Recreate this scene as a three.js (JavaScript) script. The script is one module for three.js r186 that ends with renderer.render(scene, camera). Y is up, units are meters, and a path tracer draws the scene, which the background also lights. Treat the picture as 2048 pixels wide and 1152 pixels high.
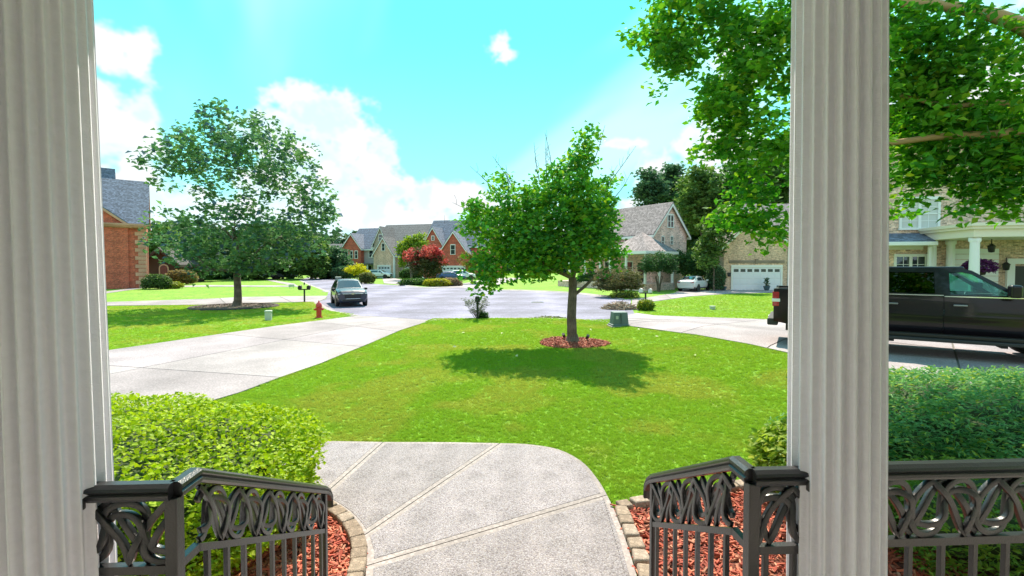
import * as THREE from 'three';
import { mergeGeometries } from 'three/addons/utils/BufferGeometryUtils.js';
import { RoundedBoxGeometry } from 'three/addons/geometries/RoundedBoxGeometry.js';

// ---------- camera, sky, sun, exposure ----------
const scene = new THREE.Scene();
const camera = new THREE.PerspectiveCamera(2 * Math.atan(576 / 900) * 180 / Math.PI, 2048 / 1152, 0.05, 3000);
camera.position.set(0, 2.45, 0);
camera.rotation.x = -1.5 * Math.PI / 180;
camera.setViewOffset(2048, 1152, 0, 22.4, 2048, 1152);
camera.updateProjectionMatrix(); camera.updateMatrixWorld();
const renderer = new THREE.WebGLRenderer({ antialias: true });
renderer.toneMapping = THREE.LinearToneMapping;
renderer.toneMappingExposure = 3.0;
renderer.shadowMap.enabled = true;
const SUN = new THREE.Vector3(0.01, 0.785, -0.62).normalize();
const sun = new THREE.DirectionalLight(0xfff1dc, 3.4);
sun.position.copy(SUN).multiplyScalar(120).add(new THREE.Vector3(0, 0, -25));
sun.target.position.set(0, 0, -25); scene.add(sun, sun.target);
sun.castShadow = true; sun.shadow.radius = 1; sun.shadow.mapSize.set(4096, 4096);
Object.assign(sun.shadow.camera, { left: -60, right: 60, top: 60, bottom: -60, near: 1, far: 300 });

// seeded random numbers and smooth noise
function rng(a) { return () => { a = (a + 0x6D2B79F5) | 0; let t = Math.imul(a ^ (a >>> 15), 1 | a); t = (t + Math.imul(t ^ (t >>> 7), 61 | t)) ^ t; return ((t ^ (t >>> 14)) >>> 0) / 4294967296; }; }
function hash(x, y, z) { let h = Math.imul(x, 374761393) + Math.imul(y, 668265263) + Math.imul(z, 1274126177); h = Math.imul(h ^ (h >>> 13), 1274126177); return ((h ^ (h >>> 16)) >>> 0) / 4294967296; }
const fade = (t) => t * t * (3 - 2 * t);
function noise3(x, y, z, per = 0) {
  const X = Math.floor(x), Y = Math.floor(y), Z = Math.floor(z), u = fade(x - X), v = fade(y - Y), w = fade(z - Z);
  const m = per ? (a) => ((a % per) + per) % per : (a) => a;
  const h = (i, j, k) => hash(m(X + i), m(Y + j), Z + k);
  const l = (a, b, t) => a + (b - a) * t;
  return l(l(l(h(0, 0, 0), h(1, 0, 0), u), l(h(0, 1, 0), h(1, 1, 0), u), v), l(l(h(0, 0, 1), h(1, 0, 1), u), l(h(0, 1, 1), h(1, 1, 1), u), v), w);
}
function fbm(x, y, z, o = 4, per = 0) { let s = 0, a = 0.5, n = 0; for (let i = 0; i < o; i++) { s += a * noise3(x, y, z + i * 17, per); n += a; a *= 0.5; x *= 2; y *= 2; z *= 2; per *= 2; } return s / n; }
const TAB = (() => { const R = rng(9001), t = new Float32Array(65536); for (let i = 0; i < 65536; i++) t[i] = R(); return t; })();
function noise2(x, y, sd, per) {
  let X = Math.floor(x), Y = Math.floor(y); const fx = x - X, fy = y - Y, u = fx * fx * (3 - 2 * fx), v = fy * fy * (3 - 2 * fy); let X1 = X + 1, Y1 = Y + 1;
  if (per) { X = ((X % per) + per) % per; Y = ((Y % per) + per) % per; X1 = X + 1 === per ? 0 : X + 1; Y1 = Y + 1 === per ? 0 : Y + 1; }
  const o = sd * 7919, a = TAB[(X * 157 + Y * 8209 + o) & 65535], b = TAB[(X1 * 157 + Y * 8209 + o) & 65535], c = TAB[(X * 157 + Y1 * 8209 + o) & 65535], d = TAB[(X1 * 157 + Y1 * 8209 + o) & 65535];
  return a + (b - a) * u + (c + (d - c) * u - a - (b - a) * u) * v;
}
function fbm2(x, y, sd, o = 4, per = 0) { let s = 0, a = 0.5, n = 0; for (let i = 0; i < o; i++) { s += a * noise2(x, y, (sd | 0) + i * 17, per); n += a; a *= 0.5; x *= 2; y *= 2; per *= 2; } return s / n; }
const sm = (a, b, x) => { const t = Math.min(1, Math.max(0, (x - a) / (b - a))); return t * t * (3 - 2 * t); };
const mix = (a, b, t) => a + (b - a) * t;
const mix3 = (a, b, t) => [mix(a[0], b[0], t), mix(a[1], b[1], t), mix(a[2], b[2], t)];

// the sky: clear turquoise air, cumulus heaps, thin streaks, the same kind of cloud all the way round
{
  const w = 3072, h = 1536, d = new Float32Array(w * h * 4), D = Math.PI / 180;
  const blobs = [];   // azimuth from straight ahead, elevation, radii in degrees
  const fromPx = (px, py, rx, ry) => { const x = (px - 1024) / 900, az = Math.atan(x), c = Math.cos(az); blobs.push([az / D, Math.atan((530 - py) / 900 * c) / D, rx / 900 * c * c / D, (ry ?? rx) / 900 * c / D]); };
  for (const b of [[560, 245, 60], [610, 232, 55], [655, 245, 60], [705, 285, 65], [745, 330, 60], [600, 320, 110], [690, 370, 100], [770, 375, 55], [560, 400, 100], [640, 430, 110], [750, 430, 90],
    [850, 405, 60, 36], [930, 400, 70, 28], [1010, 420, 90, 40], [880, 450, 120, 40], [1100, 450, 120, 40], [1240, 455, 120, 50], [1320, 360, 60, 60], [1380, 285, 40, 35], [1255, 289, 48, 13], [1000, 100, 30, 22], [1012, 114, 24, 18],
    [225, 115, 62, 52], [285, 120, 44, 48], [200, 230, 90, 100], [280, 250, 60, 80], [160, 370, 110, 110], [290, 390, 70, 90], [420, 440, 140, 60], [60, 200, 120, 150], [-100, 330, 220, 160],
    [1450, 300, 80, 90], [1540, 400, 140, 80], [1700, 330, 150, 120], [1900, 400, 250, 130], [2000, 180, 130, 110], [1480, 120, 70, 60]]) fromPx(...b);
  const R = rng(41);
  for (let az = 52; az < 310; az += 9) for (let k = 0; k < 4; k++) { const s = 4 + R() * 6; blobs.push([az + R() * 9, 4 + R() * 24 * R() + k * 1.5, s * 1.2, s * 0.8]); }
  const near = Array.from({ length: w }, (_, i) => { const u = ((i + 0.5) / w - 0.5) * 2 * Math.PI, az = Math.atan2(Math.cos(u), -Math.sin(u)) / D, l = []; for (const b of blobs) { let da = az - b[0]; if (da > 180) da -= 360; if (da < -180) da += 360; if (Math.abs(da) < b[2] * 1.5) l.push([da / b[2], b[1], b[3]]); } return [az, l]; });
  for (let j = 0; j < h; j++) {
    const el = ((j + 0.5) / h - 0.5) * 180, e = Math.max(0, el), c = Math.cos(el * D), y = Math.sin(el * D);
    let air = mix3([0.25, 0.62, 0.68], [0.10, 0.55, 0.63], sm(0, 30, e)); air = mix3(air, [0.09, 0.32, 0.56], sm(36, 85, e));
    for (let i = 0; i < w; i++) {
      const o = (j * w + i) * 4; let col = air;
      if (el > -1) {
        const u = ((i + 0.5) / w - 0.5) * 2 * Math.PI, x = Math.cos(u) * c, z = Math.sin(u) * c, [az, l] = near[i];
        const q1 = 1 / (y + 0.25), st = fbm2((x * 0.9 - z * 0.5) * q1 * 2.2 + 3, (x * 0.5 + z * 0.9) * q1 * 0.55, 3, 4);
        col = mix3(col, [0.40, 0.62, 0.66], 0.75 * sm(0.40, 0.72, st) * sm(2, 14, e));
        let f = -1, low = 1;
        for (const b of l) { const dy = (el - b[1]) / b[2], q = 1 - Math.sqrt(b[0] * b[0] + dy * dy); if (q > f) { f = q; low = dy; } }
        if (f > -0.5) {
          const a1 = az * 0.4, e1 = el * 0.52, n1 = fbm2(a1 + 40, e1, 7, 6), bil = 1 - Math.abs(2 * fbm2(a1 * 1.7 + 60, e1 * 1.7, 23, 4) - 1), n0 = fbm2(a1 * 0.9 + 40, e1 * 0.9 + 9, 5, 4), n2 = fbm2(a1 * 0.9 + 40, e1 * 0.9 + 9 + 0.42, 5, 4);
          f += (n1 - 0.5) * 1.5 + (bil - 0.78) * 0.45;
          const den = sm(-0.2, 0.42, f), thick = sm(0.44, 0.66, n0 + 0.25 * (n2 - 0.5)) * sm(0.1, 0.7, f);
          col = mix3(col, [0.50, 0.505, 0.515], den * (0.97 - 0.34 * thick));
        }
        if (e < 9) col = mix3(col, [0.50, 0.60, 0.63], 0.5 * sm(9, 0, e));
      } else col = [0.2, 0.25, 0.16];
      const gain = 0.72; d[o] = col[0] * gain; d[o + 1] = col[1] * gain; d[o + 2] = col[2] * gain; d[o + 3] = 1;
    }
  }
  const t = new THREE.DataTexture(d, w, h, THREE.RGBAFormat, THREE.FloatType); t.mapping = THREE.EquirectangularReflectionMapping; t.magFilter = t.minFilter = THREE.LinearFilter; t.needsUpdate = true;
  scene.background = t; scene.environment = t;
}

// ---------- helpers ----------
const used = {};
const numbered = (n) => { const k = used[n] = (used[n] ?? -1) + 1; return k ? n + '_' + String(k).padStart(3, '0') : n; };
function tag(o, label, category, group, kind) { Object.assign(o.userData, { label, category }); if (group) o.userData.group = group; if (kind) o.userData.kind = kind; return o; }
function thing(name, label, category, p = [0, 0, 0], turn = 0, group) { const g = new THREE.Group(); g.name = numbered(name); g.position.set(...p); g.rotation.y = turn; tag(g, label, category, group); scene.add(g); return g; }
function planarUV(g) {   // texture coordinates in metres, from whichever plane a face lies nearest to
  if (g.index) g = g.toNonIndexed();
  const p = g.attributes.position, n = g.attributes.normal, uv = new Float32Array(p.count * 2), a = new THREE.Vector3(), b = new THREE.Vector3(), c = new THREE.Vector3();
  for (let i = 0; i < p.count; i += 3) {
    a.fromBufferAttribute(p, i); b.fromBufferAttribute(p, i + 1).sub(a); c.fromBufferAttribute(p, i + 2).sub(a); b.cross(c);
    const X = Math.abs(b.x), Y = Math.abs(b.y), Z = Math.abs(b.z);
    for (let k = i; k < i + 3; k++) { const x = p.getX(k), y = p.getY(k), z = p.getZ(k); uv[k * 2] = X > Y && X > Z ? z : x; uv[k * 2 + 1] = Y >= X && Y >= Z ? z : (X > Y && X > Z || Z > Y ? y : z); }
  }
  g.setAttribute('uv', new THREE.BufferAttribute(uv, 2)); for (const k of Object.keys(g.attributes)) if (!['position', 'normal', 'uv'].includes(k)) g.deleteAttribute(k);
  return g;
}
const join = (gs) => gs.length === 1 ? gs[0] : mergeGeometries(gs.map((g) => { g = g.index ? g.toNonIndexed() : g; for (const k of Object.keys(g.attributes)) if (!['position', 'normal', 'uv'].includes(k)) g.deleteAttribute(k); return g; }));
function part(parent, name, geo, mat, label) {
  if (Array.isArray(geo)) geo = join(geo.map(planarUV)); else if (!geo.userData.keepUV) geo = planarUV(geo);
  const m = new THREE.Mesh(geo, mat); m.name = parent === scene ? numbered(name) : name; m.castShadow = m.receiveShadow = true; if (label) m.userData.label = label; parent.add(m); return m;
}
const bx = (x0, x1, y0, y1, z0, z1) => new THREE.BoxGeometry(Math.abs(x1 - x0), Math.abs(y1 - y0), Math.abs(z1 - z0)).translate((x0 + x1) / 2, (y0 + y1) / 2, (z0 + z1) / 2);
const rb = (x0, x1, y0, y1, z0, z1, r = 0.02, s = 2) => new RoundedBoxGeometry(Math.abs(x1 - x0), Math.abs(y1 - y0), Math.abs(z1 - z0), s, r).translate((x0 + x1) / 2, (y0 + y1) / 2, (z0 + z1) / 2);
const cyl = (r0, r1, h, x = 0, y = 0, z = 0, s = 20) => new THREE.CylinderGeometry(r1, r0, h, s).translate(x, y + h / 2, z);
const V = (x, y, z) => new THREE.Vector3(x, y, z);
function lathe(pts, s = 24) { return new THREE.LatheGeometry(pts.map((p) => new THREE.Vector2(...p)), s); }
function extr(pts, depth, bevel = 0) { const g = new THREE.ExtrudeGeometry(new THREE.Shape(pts.map((p) => new THREE.Vector2(...p))), { depth, bevelEnabled: bevel > 0, bevelSize: bevel, bevelThickness: bevel, bevelSegments: 2, steps: 1 }); return g; }
function limb(pts, r0, r1, sides = 7, wob = 0, R = null) {   // tapered tube along points
  const cur = new THREE.CatmullRomCurve3(pts), n = Math.max(3, pts.length * 3), pos = [], idx = [], fr = cur.computeFrenetFrames(n);
  for (let i = 0; i <= n; i++) {
    const t = i / n, c = cur.getPointAt(t), r = mix(r0, r1, Math.pow(t, 0.8));
    for (let j = 0; j < sides; j++) { const a = j / sides * 2 * Math.PI, rr = r * (1 + (R ? (R() - 0.5) * wob : 0)); const q = c.clone().addScaledVector(fr.normals[i], Math.cos(a) * rr).addScaledVector(fr.binormals[i], Math.sin(a) * rr); pos.push(q.x, q.y, q.z); }
  }
  for (let i = 0; i < n; i++) for (let j = 0; j < sides; j++) { const a = i * sides + j, b = i * sides + (j + 1) % sides; idx.push(a, b, a + sides, b, b + sides, a + sides); }
  const g = new THREE.BufferGeometry(); g.setAttribute('position', new THREE.Float32BufferAttribute(pos, 3)); g.setIndex(idx); g.computeVertexNormals(); return g;
}

// ---------- ground form ----------
const lin = (k, x) => { if (x <= k[0][0]) return k[0][1]; for (let i = 1; i < k.length; i++) if (x <= k[i][0]) return mix(k[i - 1][1], k[i][1], (x - k[i - 1][0]) / (k[i][0] - k[i - 1][0])); return k[k.length - 1][1]; };
const KZ = [[-24, -0.12], [-18, 0]], RX = [[3.5, 0], [6.5, 0.4]], RZ = [[-24, 0], [-14, 1], [-9, 1], [-5, 0]];
const G = (x, z) => lin(KZ, z) + lin(RX, x) * lin(RZ, z);
const CUTX = [3.5, 4.5, 5.5, 6.5], CUTZ = [-24, -23, -22, -21, -20, -19, -18, -17, -16, -15, -14, -9, -8, -7, -6, -5];
const eye = camera.position.clone();
function ray(px, py) { return V(px / 1024 - 1, 1 - py / 576, 0.5).unproject(camera).sub(eye).normalize(); }
function at(px, depth, y = null) { const r = ray(px, 530); const t = depth / -r.z; return [r.x * t, y ?? G(r.x * t, -depth), -depth]; }     // on the ground, at a depth
function hit(px, py) {     // where a photo pixel meets the ground
  const r = ray(px, py); let t = 0.5, s = 0.25;
  const below = (t) => eye.y + r.y * t < G(eye.x + r.x * t, eye.z + r.z * t);
  while (!below(t) && t < 900) { t += s; s *= 1.02; }
  let a = t - s, b = t; for (let i = 0; i < 40; i++) { const m = (a + b) / 2; if (below(m)) b = m; else a = m; }
  return [r.x * b, r.z * b];
}
const hits = (l) => l.map(([x, y]) => hit(x, y));
const smoothLine = (l, n = 6, closed = false) => { const c = new THREE.CatmullRomCurve3(l.map((p) => V(p[0], 0, p[1])), closed, 'centripetal'); return c.getPoints(n * l.length).map((p) => [p.x, p.z]); };
function clip(poly, f) { const o = []; for (let i = 0; i < poly.length; i++) { const a = poly[i], b = poly[(i + 1) % poly.length], fa = f(a), fb = f(b); if (fa >= 0) o.push(a); if ((fa >= 0) !== (fb >= 0)) { const t = fa / (fa - fb); o.push([mix(a[0], b[0], t), mix(a[1], b[1], t)]); } } return o; }
const area = (p) => { let s = 0; for (let i = 0; i < p.length; i++) { const a = p[i], b = p[(i + 1) % p.length]; s += a[0] * b[1] - b[0] * a[1]; } return s / 2; };
function sheet(poly, lift = 0, skirt = 0) {    // a surface laid on the ground form, with edges going down where asked
  if (area(poly) < 0) poly = poly.slice().reverse();
  const tri = THREE.ShapeUtils.triangulateShape(poly.map((p) => new THREE.Vector2(...p)), []), pos = [];
  const y = (p) => G(p[0], p[1]) + lift;
  const bands = (cuts) => [-1e5, ...cuts, 1e5];
  for (const t of tri) {
    let cells = [t.map((i) => poly[i])];
    for (const [ax, cuts] of [[0, CUTX], [1, CUTZ]]) {
      const next = [], bs = bands(cuts);
      for (const c of cells) { const lo = Math.min(...c.map((p) => p[ax])), hi = Math.max(...c.map((p) => p[ax])); for (let k = 0; k + 1 < bs.length; k++) { if (hi <= bs[k] || lo >= bs[k + 1]) continue; let q = clip(c, (p) => p[ax] - bs[k]); q = clip(q, (p) => bs[k + 1] - p[ax]); if (q.length > 2) next.push(q); } }
      cells = next;
    }
    for (const c of cells) for (let i = 1; i + 1 < c.length; i++) for (const p of [c[0], c[i + 1], c[i]]) pos.push(p[0], y(p), p[1]);
  }
  if (skirt) for (let i = 0; i < poly.length; i++) { const a = poly[i], b = poly[(i + 1) % poly.length]; const A = [a[0], y(a), a[1]], B = [b[0], y(b), b[1]], C = [b[0], y(b) - skirt, b[1]], E = [a[0], y(a) - skirt, a[1]]; pos.push(...A, ...B, ...C, ...A, ...C, ...E); }
  const g = new THREE.BufferGeometry(); g.setAttribute('position', new THREE.Float32BufferAttribute(pos, 3)); g.computeVertexNormals(); return g;
}
const inside = (poly, x, z) => { let c = false; for (let i = 0, j = poly.length - 1; i < poly.length; j = i++) { const a = poly[i], b = poly[j]; if ((a[1] > z) !== (b[1] > z) && x < (b[0] - a[0]) * (z - a[1]) / (b[1] - a[1]) + a[0]) c = !c; } return c; };
const inset = (poly, d) => { if (area(poly) < 0) poly = poly.slice().reverse(); const n = poly.length; return poly.map((p, i) => { const a = poly[(i + n - 1) % n], b = poly[(i + 1) % n]; const e = (u, v) => { const l = Math.hypot(v[0] - u[0], v[1] - u[1]) || 1; return [-(v[1] - u[1]) / l, (v[0] - u[0]) / l]; }; const n1 = e(a, p), n2 = e(p, b); let mx = n1[0] + n2[0], mz = n1[1] + n2[1]; const k = d / Math.max(0.35, 1 + n1[0] * n2[0] + n1[1] * n2[1]); return [p[0] + mx * k, p[1] + mz * k]; }); };

// ---------- textures and materials ----------
function tex(n, fn, srgb = true, rep = 1) {
  const d = new Uint8Array(n * n * 4);
  for (let j = 0; j < n; j++) for (let i = 0; i < n; i++) { const c = fn(i / n, j / n, i, j), o = (j * n + i) * 4; d[o] = Math.min(255, Math.max(0, c[0])); d[o + 1] = Math.min(255, Math.max(0, c[1])); d[o + 2] = Math.min(255, Math.max(0, c[2])); d[o + 3] = 255; }
  const t = new THREE.DataTexture(d, n, n); t.wrapS = t.wrapT = THREE.RepeatWrapping; t.magFilter = THREE.LinearFilter; t.minFilter = THREE.LinearMipmapLinearFilter; t.generateMipmaps = true; if (srgb) t.colorSpace = THREE.SRGBColorSpace; t.repeat.set(rep, rep); t.needsUpdate = true; return t;
}
const S = (r, g, b, k = 1) => [r * k, g * k, b * k];
const grey = (v) => [v, v, v];
const L = (r, g, b) => new THREE.Color().setRGB(r, g, b);
const std = (color, roughness = 0.8, more = {}) => new THREE.MeshStandardMaterial({ color, roughness, ...more });
const phys = (color, roughness, more = {}) => new THREE.MeshPhysicalMaterial({ color, roughness, ...more });
function pebbles(n, cells, seed) {   // distance and id of the nearest of scattered stones, tiling
  const R = rng(seed), px = []; for (let i = 0; i < cells * cells; i++) px.push([R(), R(), R()]);
  return (u, v) => { const x = u * cells, y = v * cells, X = Math.floor(x), Y = Math.floor(y); let b = 9, id = 0; for (let j = -1; j < 2; j++) for (let i = -1; i < 2; i++) { const k = ((Y + j + cells) % cells) * cells + ((X + i + cells) % cells), p = px[k]; const d = Math.hypot(X + i + p[0] - x, Y + j + p[1] - y); if (d < b) { b = d; id = p[2]; } } return [b, id]; };
}
const T = {};
{ const pb = pebbles(1024, 64, 5);
  T.agg = tex(1024, (u, v) => { const [d, id] = pb(u, v), f = fbm2(u * 4, v * 4, 1, 4, 4), stone = d < 0.5; const base = id < 0.14 ? [150, 140, 142] : id < 0.5 ? [188, 180, 184] : id < 0.75 ? [202, 192, 188] : [214, 208, 210]; const c = stone ? base : [172, 164, 162]; const k = 0.86 + 0.24 * f; return S(c[0], c[1], c[2], k); }, true, 1 / 0.85);
  T.aggBump = tex(1024, (u, v) => { const [d] = pb(u, v); return grey(255 * Math.max(0, 1 - d * 1.6)); }, false, 1 / 0.85);
}
{ const pb = pebbles(1024, 110, 9);
  T.concrete = tex(768, (u, v) => { const [d, id] = pb(u, v), f = fbm2(u * 5, v * 5, 3, 5, 5), g = fbm2(u * 2, v * 2, 8, 3, 2); const k = (0.70 + 0.26 * f + 0.30 * g) * (0.9 + 0.16 * id * (d < 0.45)); return S(198, 190, 190, k); }, true, 1 / 4);
  T.asphalt = tex(768, (u, v) => { const [d, id] = pb(u, v), f = fbm2(u * 6, v * 6, 5, 5, 6), g = fbm2(u * 2, v * 2, 11, 4, 2); const k = (0.62 + 0.26 * f + 0.46 * g) * (0.86 + 0.24 * id); return S(164, 162, 172, k); }, true, 1 / 5);
}
T.lawn = tex(768, (u, v) => { const f = fbm2(u * 60, v * 60, 2, 3, 60), g = fbm2(u * 5, v * 5, 4, 4, 5), q = fbm2(u * 11, v * 11, 14, 3, 11); let c = mix3([92, 134, 22], [122, 158, 36], g); c = mix3(c, [140, 142, 66], 0.55 * sm(0.56, 0.72, q)); return S(...c, 0.7 + 0.6 * f); }, true, 1 / 9);
T.lawnBump = tex(512, (u, v) => grey(255 * fbm2(u * 90, v * 90, 2, 2, 90)), false, 1 / 4);
T.dirt = tex(512, (u, v) => { const f = fbm2(u * 12, v * 12, 6, 5, 12); return S(98, 50, 36, 0.55 + 0.8 * f); }, true, 1 / 1.5);
T.bark = tex(512, (u, v) => { const f = fbm2(u * 18, v * 5, 3, 5, 1) , g = fbm2(u * 6, v * 6, 9, 4, 6); const r = Math.abs(Math.sin(u * 60 + f * 9)); return S(128, 114, 100, 0.42 + 0.5 * g + 0.28 * r * f); }, true, 1);
T.paint = tex(512, (u, v) => { const f = fbm2(u * 6, v * 2, 3, 5, 2), g = fbm2(u * 90, v * 90, 3, 2, 90), st = sm(0.60, 0.8, fbm2(u * 5, v * 3, 21, 4, 1)); return mix3(S(226, 224, 232, 0.94 + 0.07 * f + 0.03 * g), [186, 166, 146], st * 0.45); }, true, 1 / 1.3);
T.grain = tex(512, (u, v) => grey(255 * fbm2(u * 120, v * 120, 1, 3, 120)), false, 1 / 0.5);
function brick(c1, c2, mortar, seed) {   // eight bricks by twenty-four courses in 1.7 m
  const R = rng(seed), tone = Array.from({ length: 24 * 8 }, () => [R(), R()]);
  return tex(512, (u, v) => { const row = Math.floor(v * 24), x = u * 8 + (row % 2) * 0.5, col = Math.floor(x) % 8, fx = x - Math.floor(x), fy = v * 24 - row; const m = fx < 0.045 || fy < 0.13; const t = tone[row * 8 + col]; const f = fbm2(u * 30, v * 30, 4, 3, 30); const g = fbm2(u * 2, v * 2, 12, 3, 2); const c = m ? mortar : S(...mix3(c1, c2, t[0]), (t[1] < 0.14 ? 0.8 : 0.93 + 0.14 * t[1])); return S(...c, (0.8 + 0.4 * f) * (0.9 + 0.2 * g)); }, true, 1 / 1.7);
}
T.brickRed = brick([170, 70, 52], [194, 90, 66], [176, 140, 124], 3);
T.brickTan = brick([190, 152, 130], [212, 180, 156], [206, 192, 178], 4);
T.brickPink = brick([214, 170, 160], [230, 192, 184], [220, 204, 198], 6);
T.shingle = tex(512, (u, v) => { const row = Math.floor(v * 16), x = u * 12 + (row % 3) * 0.33, id = hash(Math.floor(x) % 12, row, 3), fy = v * 16 - row, f = fbm2(u * 50, v * 50, 2, 3, 50); return grey(255 * (0.62 + 0.28 * id) * (0.75 + 0.45 * f) * (fy < 0.12 ? 0.7 : 1)); }, true, 1 / 2.2);
T.siding = tex(256, (u, v) => { const fy = (v * 8) % 1; return grey(fy < 0.12 ? 170 : 236 + 12 * noise2(u * 40, v * 40, 1)); }, true, 1 / 1.2);
const M = {

  lawn: std(0xffffff, 0.95, { map: T.lawn, bumpMap: T.lawnBump, bumpScale: 0.03 }),
  agg: std(L(0.56, 0.54, 0.57), 0.85, { map: T.agg, bumpMap: T.aggBump, bumpScale: 0.004 }),
  trowel: std(L(0.56, 0.52, 0.50), 0.85, { map: T.concrete }),
  concrete: std(L(0.56, 0.52, 0.56), 0.85, { map: T.concrete, bumpMap: T.grain, bumpScale: 0.003 }),
  concreteB: std(L(0.51, 0.475, 0.50), 0.85, { map: T.concrete, bumpMap: T.grain, bumpScale: 0.003 }), concreteC: std(L(0.58, 0.55, 0.57), 0.85, { map: T.concrete, bumpMap: T.grain, bumpScale: 0.003 }), aggB: std(L(0.52, 0.50, 0.52), 0.85, { map: T.agg, bumpMap: T.aggBump, bumpScale: 0.004 }),
  jointfill: std(L(0.16, 0.14, 0.12), 0.95),
  asphalt: std(L(0.54, 0.51, 0.64), 0.85, { map: T.asphalt, bumpMap: T.grain, bumpScale: 0.004 }),
  kerb: std(L(0.58, 0.56, 0.56), 0.85, { map: T.concrete }),
  dirt: std(0xffffff, 0.95, { map: T.dirt }),
  mulch: std(0xffffff, 0.85),
  bark: std(0xffffff, 0.9, { map: T.bark, bumpMap: T.bark, bumpScale: 0.02 }),
  barkBrown: std(L(0.40, 0.25, 0.12), 0.9, { bumpMap: T.bark, bumpScale: 0.02 }),
  paint: std(L(0.97, 0.96, 0.98), 0.5, { map: T.paint, bumpMap: T.grain, bumpScale: 0.0012 }),
  white: std(L(0.74, 0.74, 0.72), 0.5), cream: std(L(0.70, 0.64, 0.52), 0.6), offwhite: std(L(0.6, 0.6, 0.6), 0.6),
  iron: phys(L(0.012, 0.012, 0.015), 0.36, { clearcoat: 0.35, clearcoatRoughness: 0.25, bumpMap: T.grain, bumpScale: 0.0008 }),
  paver: std(L(0.60, 0.49, 0.37), 0.9, { map: T.concrete, bumpMap: T.grain, bumpScale: 0.008 }),
  brickRed: std(0xffffff, 0.9, { map: T.brickRed, bumpMap: T.brickRed, bumpScale: 0.006 }), brickTan: std(0xffffff, 0.9, { map: T.brickTan }), brickPink: std(0xffffff, 0.9, { map: T.brickPink }),
  quoin: std(L(0.95, 0.55, 0.40), 0.9, { map: T.concrete }),
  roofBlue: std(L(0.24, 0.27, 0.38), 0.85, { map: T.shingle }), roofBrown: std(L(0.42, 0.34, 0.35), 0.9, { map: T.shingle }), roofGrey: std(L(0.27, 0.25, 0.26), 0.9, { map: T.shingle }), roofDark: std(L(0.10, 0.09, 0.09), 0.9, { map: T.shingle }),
  sidingGrey: std(L(0.50, 0.47, 0.44), 0.7, { map: T.siding }), sidingWhite: std(L(0.80, 0.79, 0.78), 0.7, { map: T.siding }), sidingTan: std(L(0.52, 0.44, 0.34), 0.7, { map: T.siding }),
  glass: phys(L(0.03, 0.04, 0.05), 0.06, { clearcoat: 1, clearcoatRoughness: 0.02 }), shade: std(L(0.03, 0.025, 0.02), 0.9),
  blind: std(L(0.55, 0.55, 0.52), 0.7),
  pane: phys(0xffffff, 0.03, { transmission: 1, thickness: 0, ior: 1.5 }), tint: phys(L(0.10, 0.11, 0.12), 0.03, { transmission: 1, thickness: 0, ior: 1.5 }), greenpane: phys(L(0.55, 0.80, 0.76), 0.03, { transmission: 1, thickness: 0, ior: 1.5 }),
  tyre: std(L(0.018, 0.018, 0.018), 0.85), rim: std(L(0.45, 0.45, 0.47), 0.3, { metalness: 0.8 }), chrome: std(L(0.75, 0.75, 0.77), 0.15, { metalness: 1 }), black: std(L(0.012, 0.012, 0.013), 0.5), plastic: std(L(0.03, 0.03, 0.032), 0.7),
  redlens: phys(L(0.42, 0.01, 0.015), 0.1, { clearcoat: 1 }), clearlens: phys(L(0.8, 0.82, 0.85), 0.05, { clearcoat: 1 }), amber: std(L(0.7, 0.25, 0.03), 0.3),
  hydrant: phys(L(0.50, 0.022, 0.014), 0.4, { clearcoat: 0.4 }), utility: std(L(0.10, 0.15, 0.14), 0.6), utilityPale: std(L(0.42, 0.46, 0.38), 0.7),
  plate: std(L(0.6, 0.6, 0.62), 0.5), seat: std(L(0.03, 0.03, 0.035), 0.8), floorBoard: std(L(0.85, 0.83, 0.80), 0.8, { map: T.concrete }), ceiling: std(L(0.8, 0.8, 0.8), 0.7),
};

// ---------- the setting: ground, street, drives, walks ----------
const structure = (name, geo, mat, label) => { const m = part(scene, name, geo, mat); m.userData.kind = 'structure'; if (label) m.userData.label = label; return m; };
structure('ground', sheet([[-900, 30], [900, 30], [900, -1200], [-900, -1200]], 0), M.lawn, 'mown grass ground reaching to the horizon');

const streetPx = [[735, 632], [800, 636.5], [860, 641], [955, 640], [1100, 640], [1220, 643], [1270, 628], [1262, 612], [1262, 598], [1242, 598.6], [1212, 594], [1129, 585.5], [997, 580], [915, 574.5], [856, 576], [787, 570], [733, 567], [670, 559], [617, 555], [598, 560], [620, 571], [657, 584], [652, 598], [634, 605], [648, 617], [668, 626], [715, 632]];
const street = structure('street', sheet(hits(streetPx), 0.012), M.asphalt, 'pale sun-bleached asphalt street');
M.sealer = std(L(0.14, 0.135, 0.15), 0.8);
{ const R = rng(19); for (const px of [[[760, 590], [830, 597], [900, 606], [960, 619]], [[880, 580], [960, 588], [1060, 594], [1180, 611]], [[700, 578], [780, 584], [850, 588]], [[1000, 632], [1060, 622], [1130, 616]], [[770, 622], [850, 626], [920, 632]]]) {     // sealed cracks wandering over the asphalt
    const l = smoothLine(hits(px), 8).map((p) => [p[0] + (R() - 0.5) * 0.12, p[1] + (R() - 0.5) * 0.12]), poly = []; const w = l.map(() => 0.012 + R() * 0.022); l.forEach((p, i) => poly.push([p[0], p[1] - w[i]])); l.slice().reverse().forEach((p, i) => poly.push([p[0], p[1] + w[l.length - 1 - i]]));
    part(street, 'sealed_crack', sheet(poly, 0.017), M.sealer); } }

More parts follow.
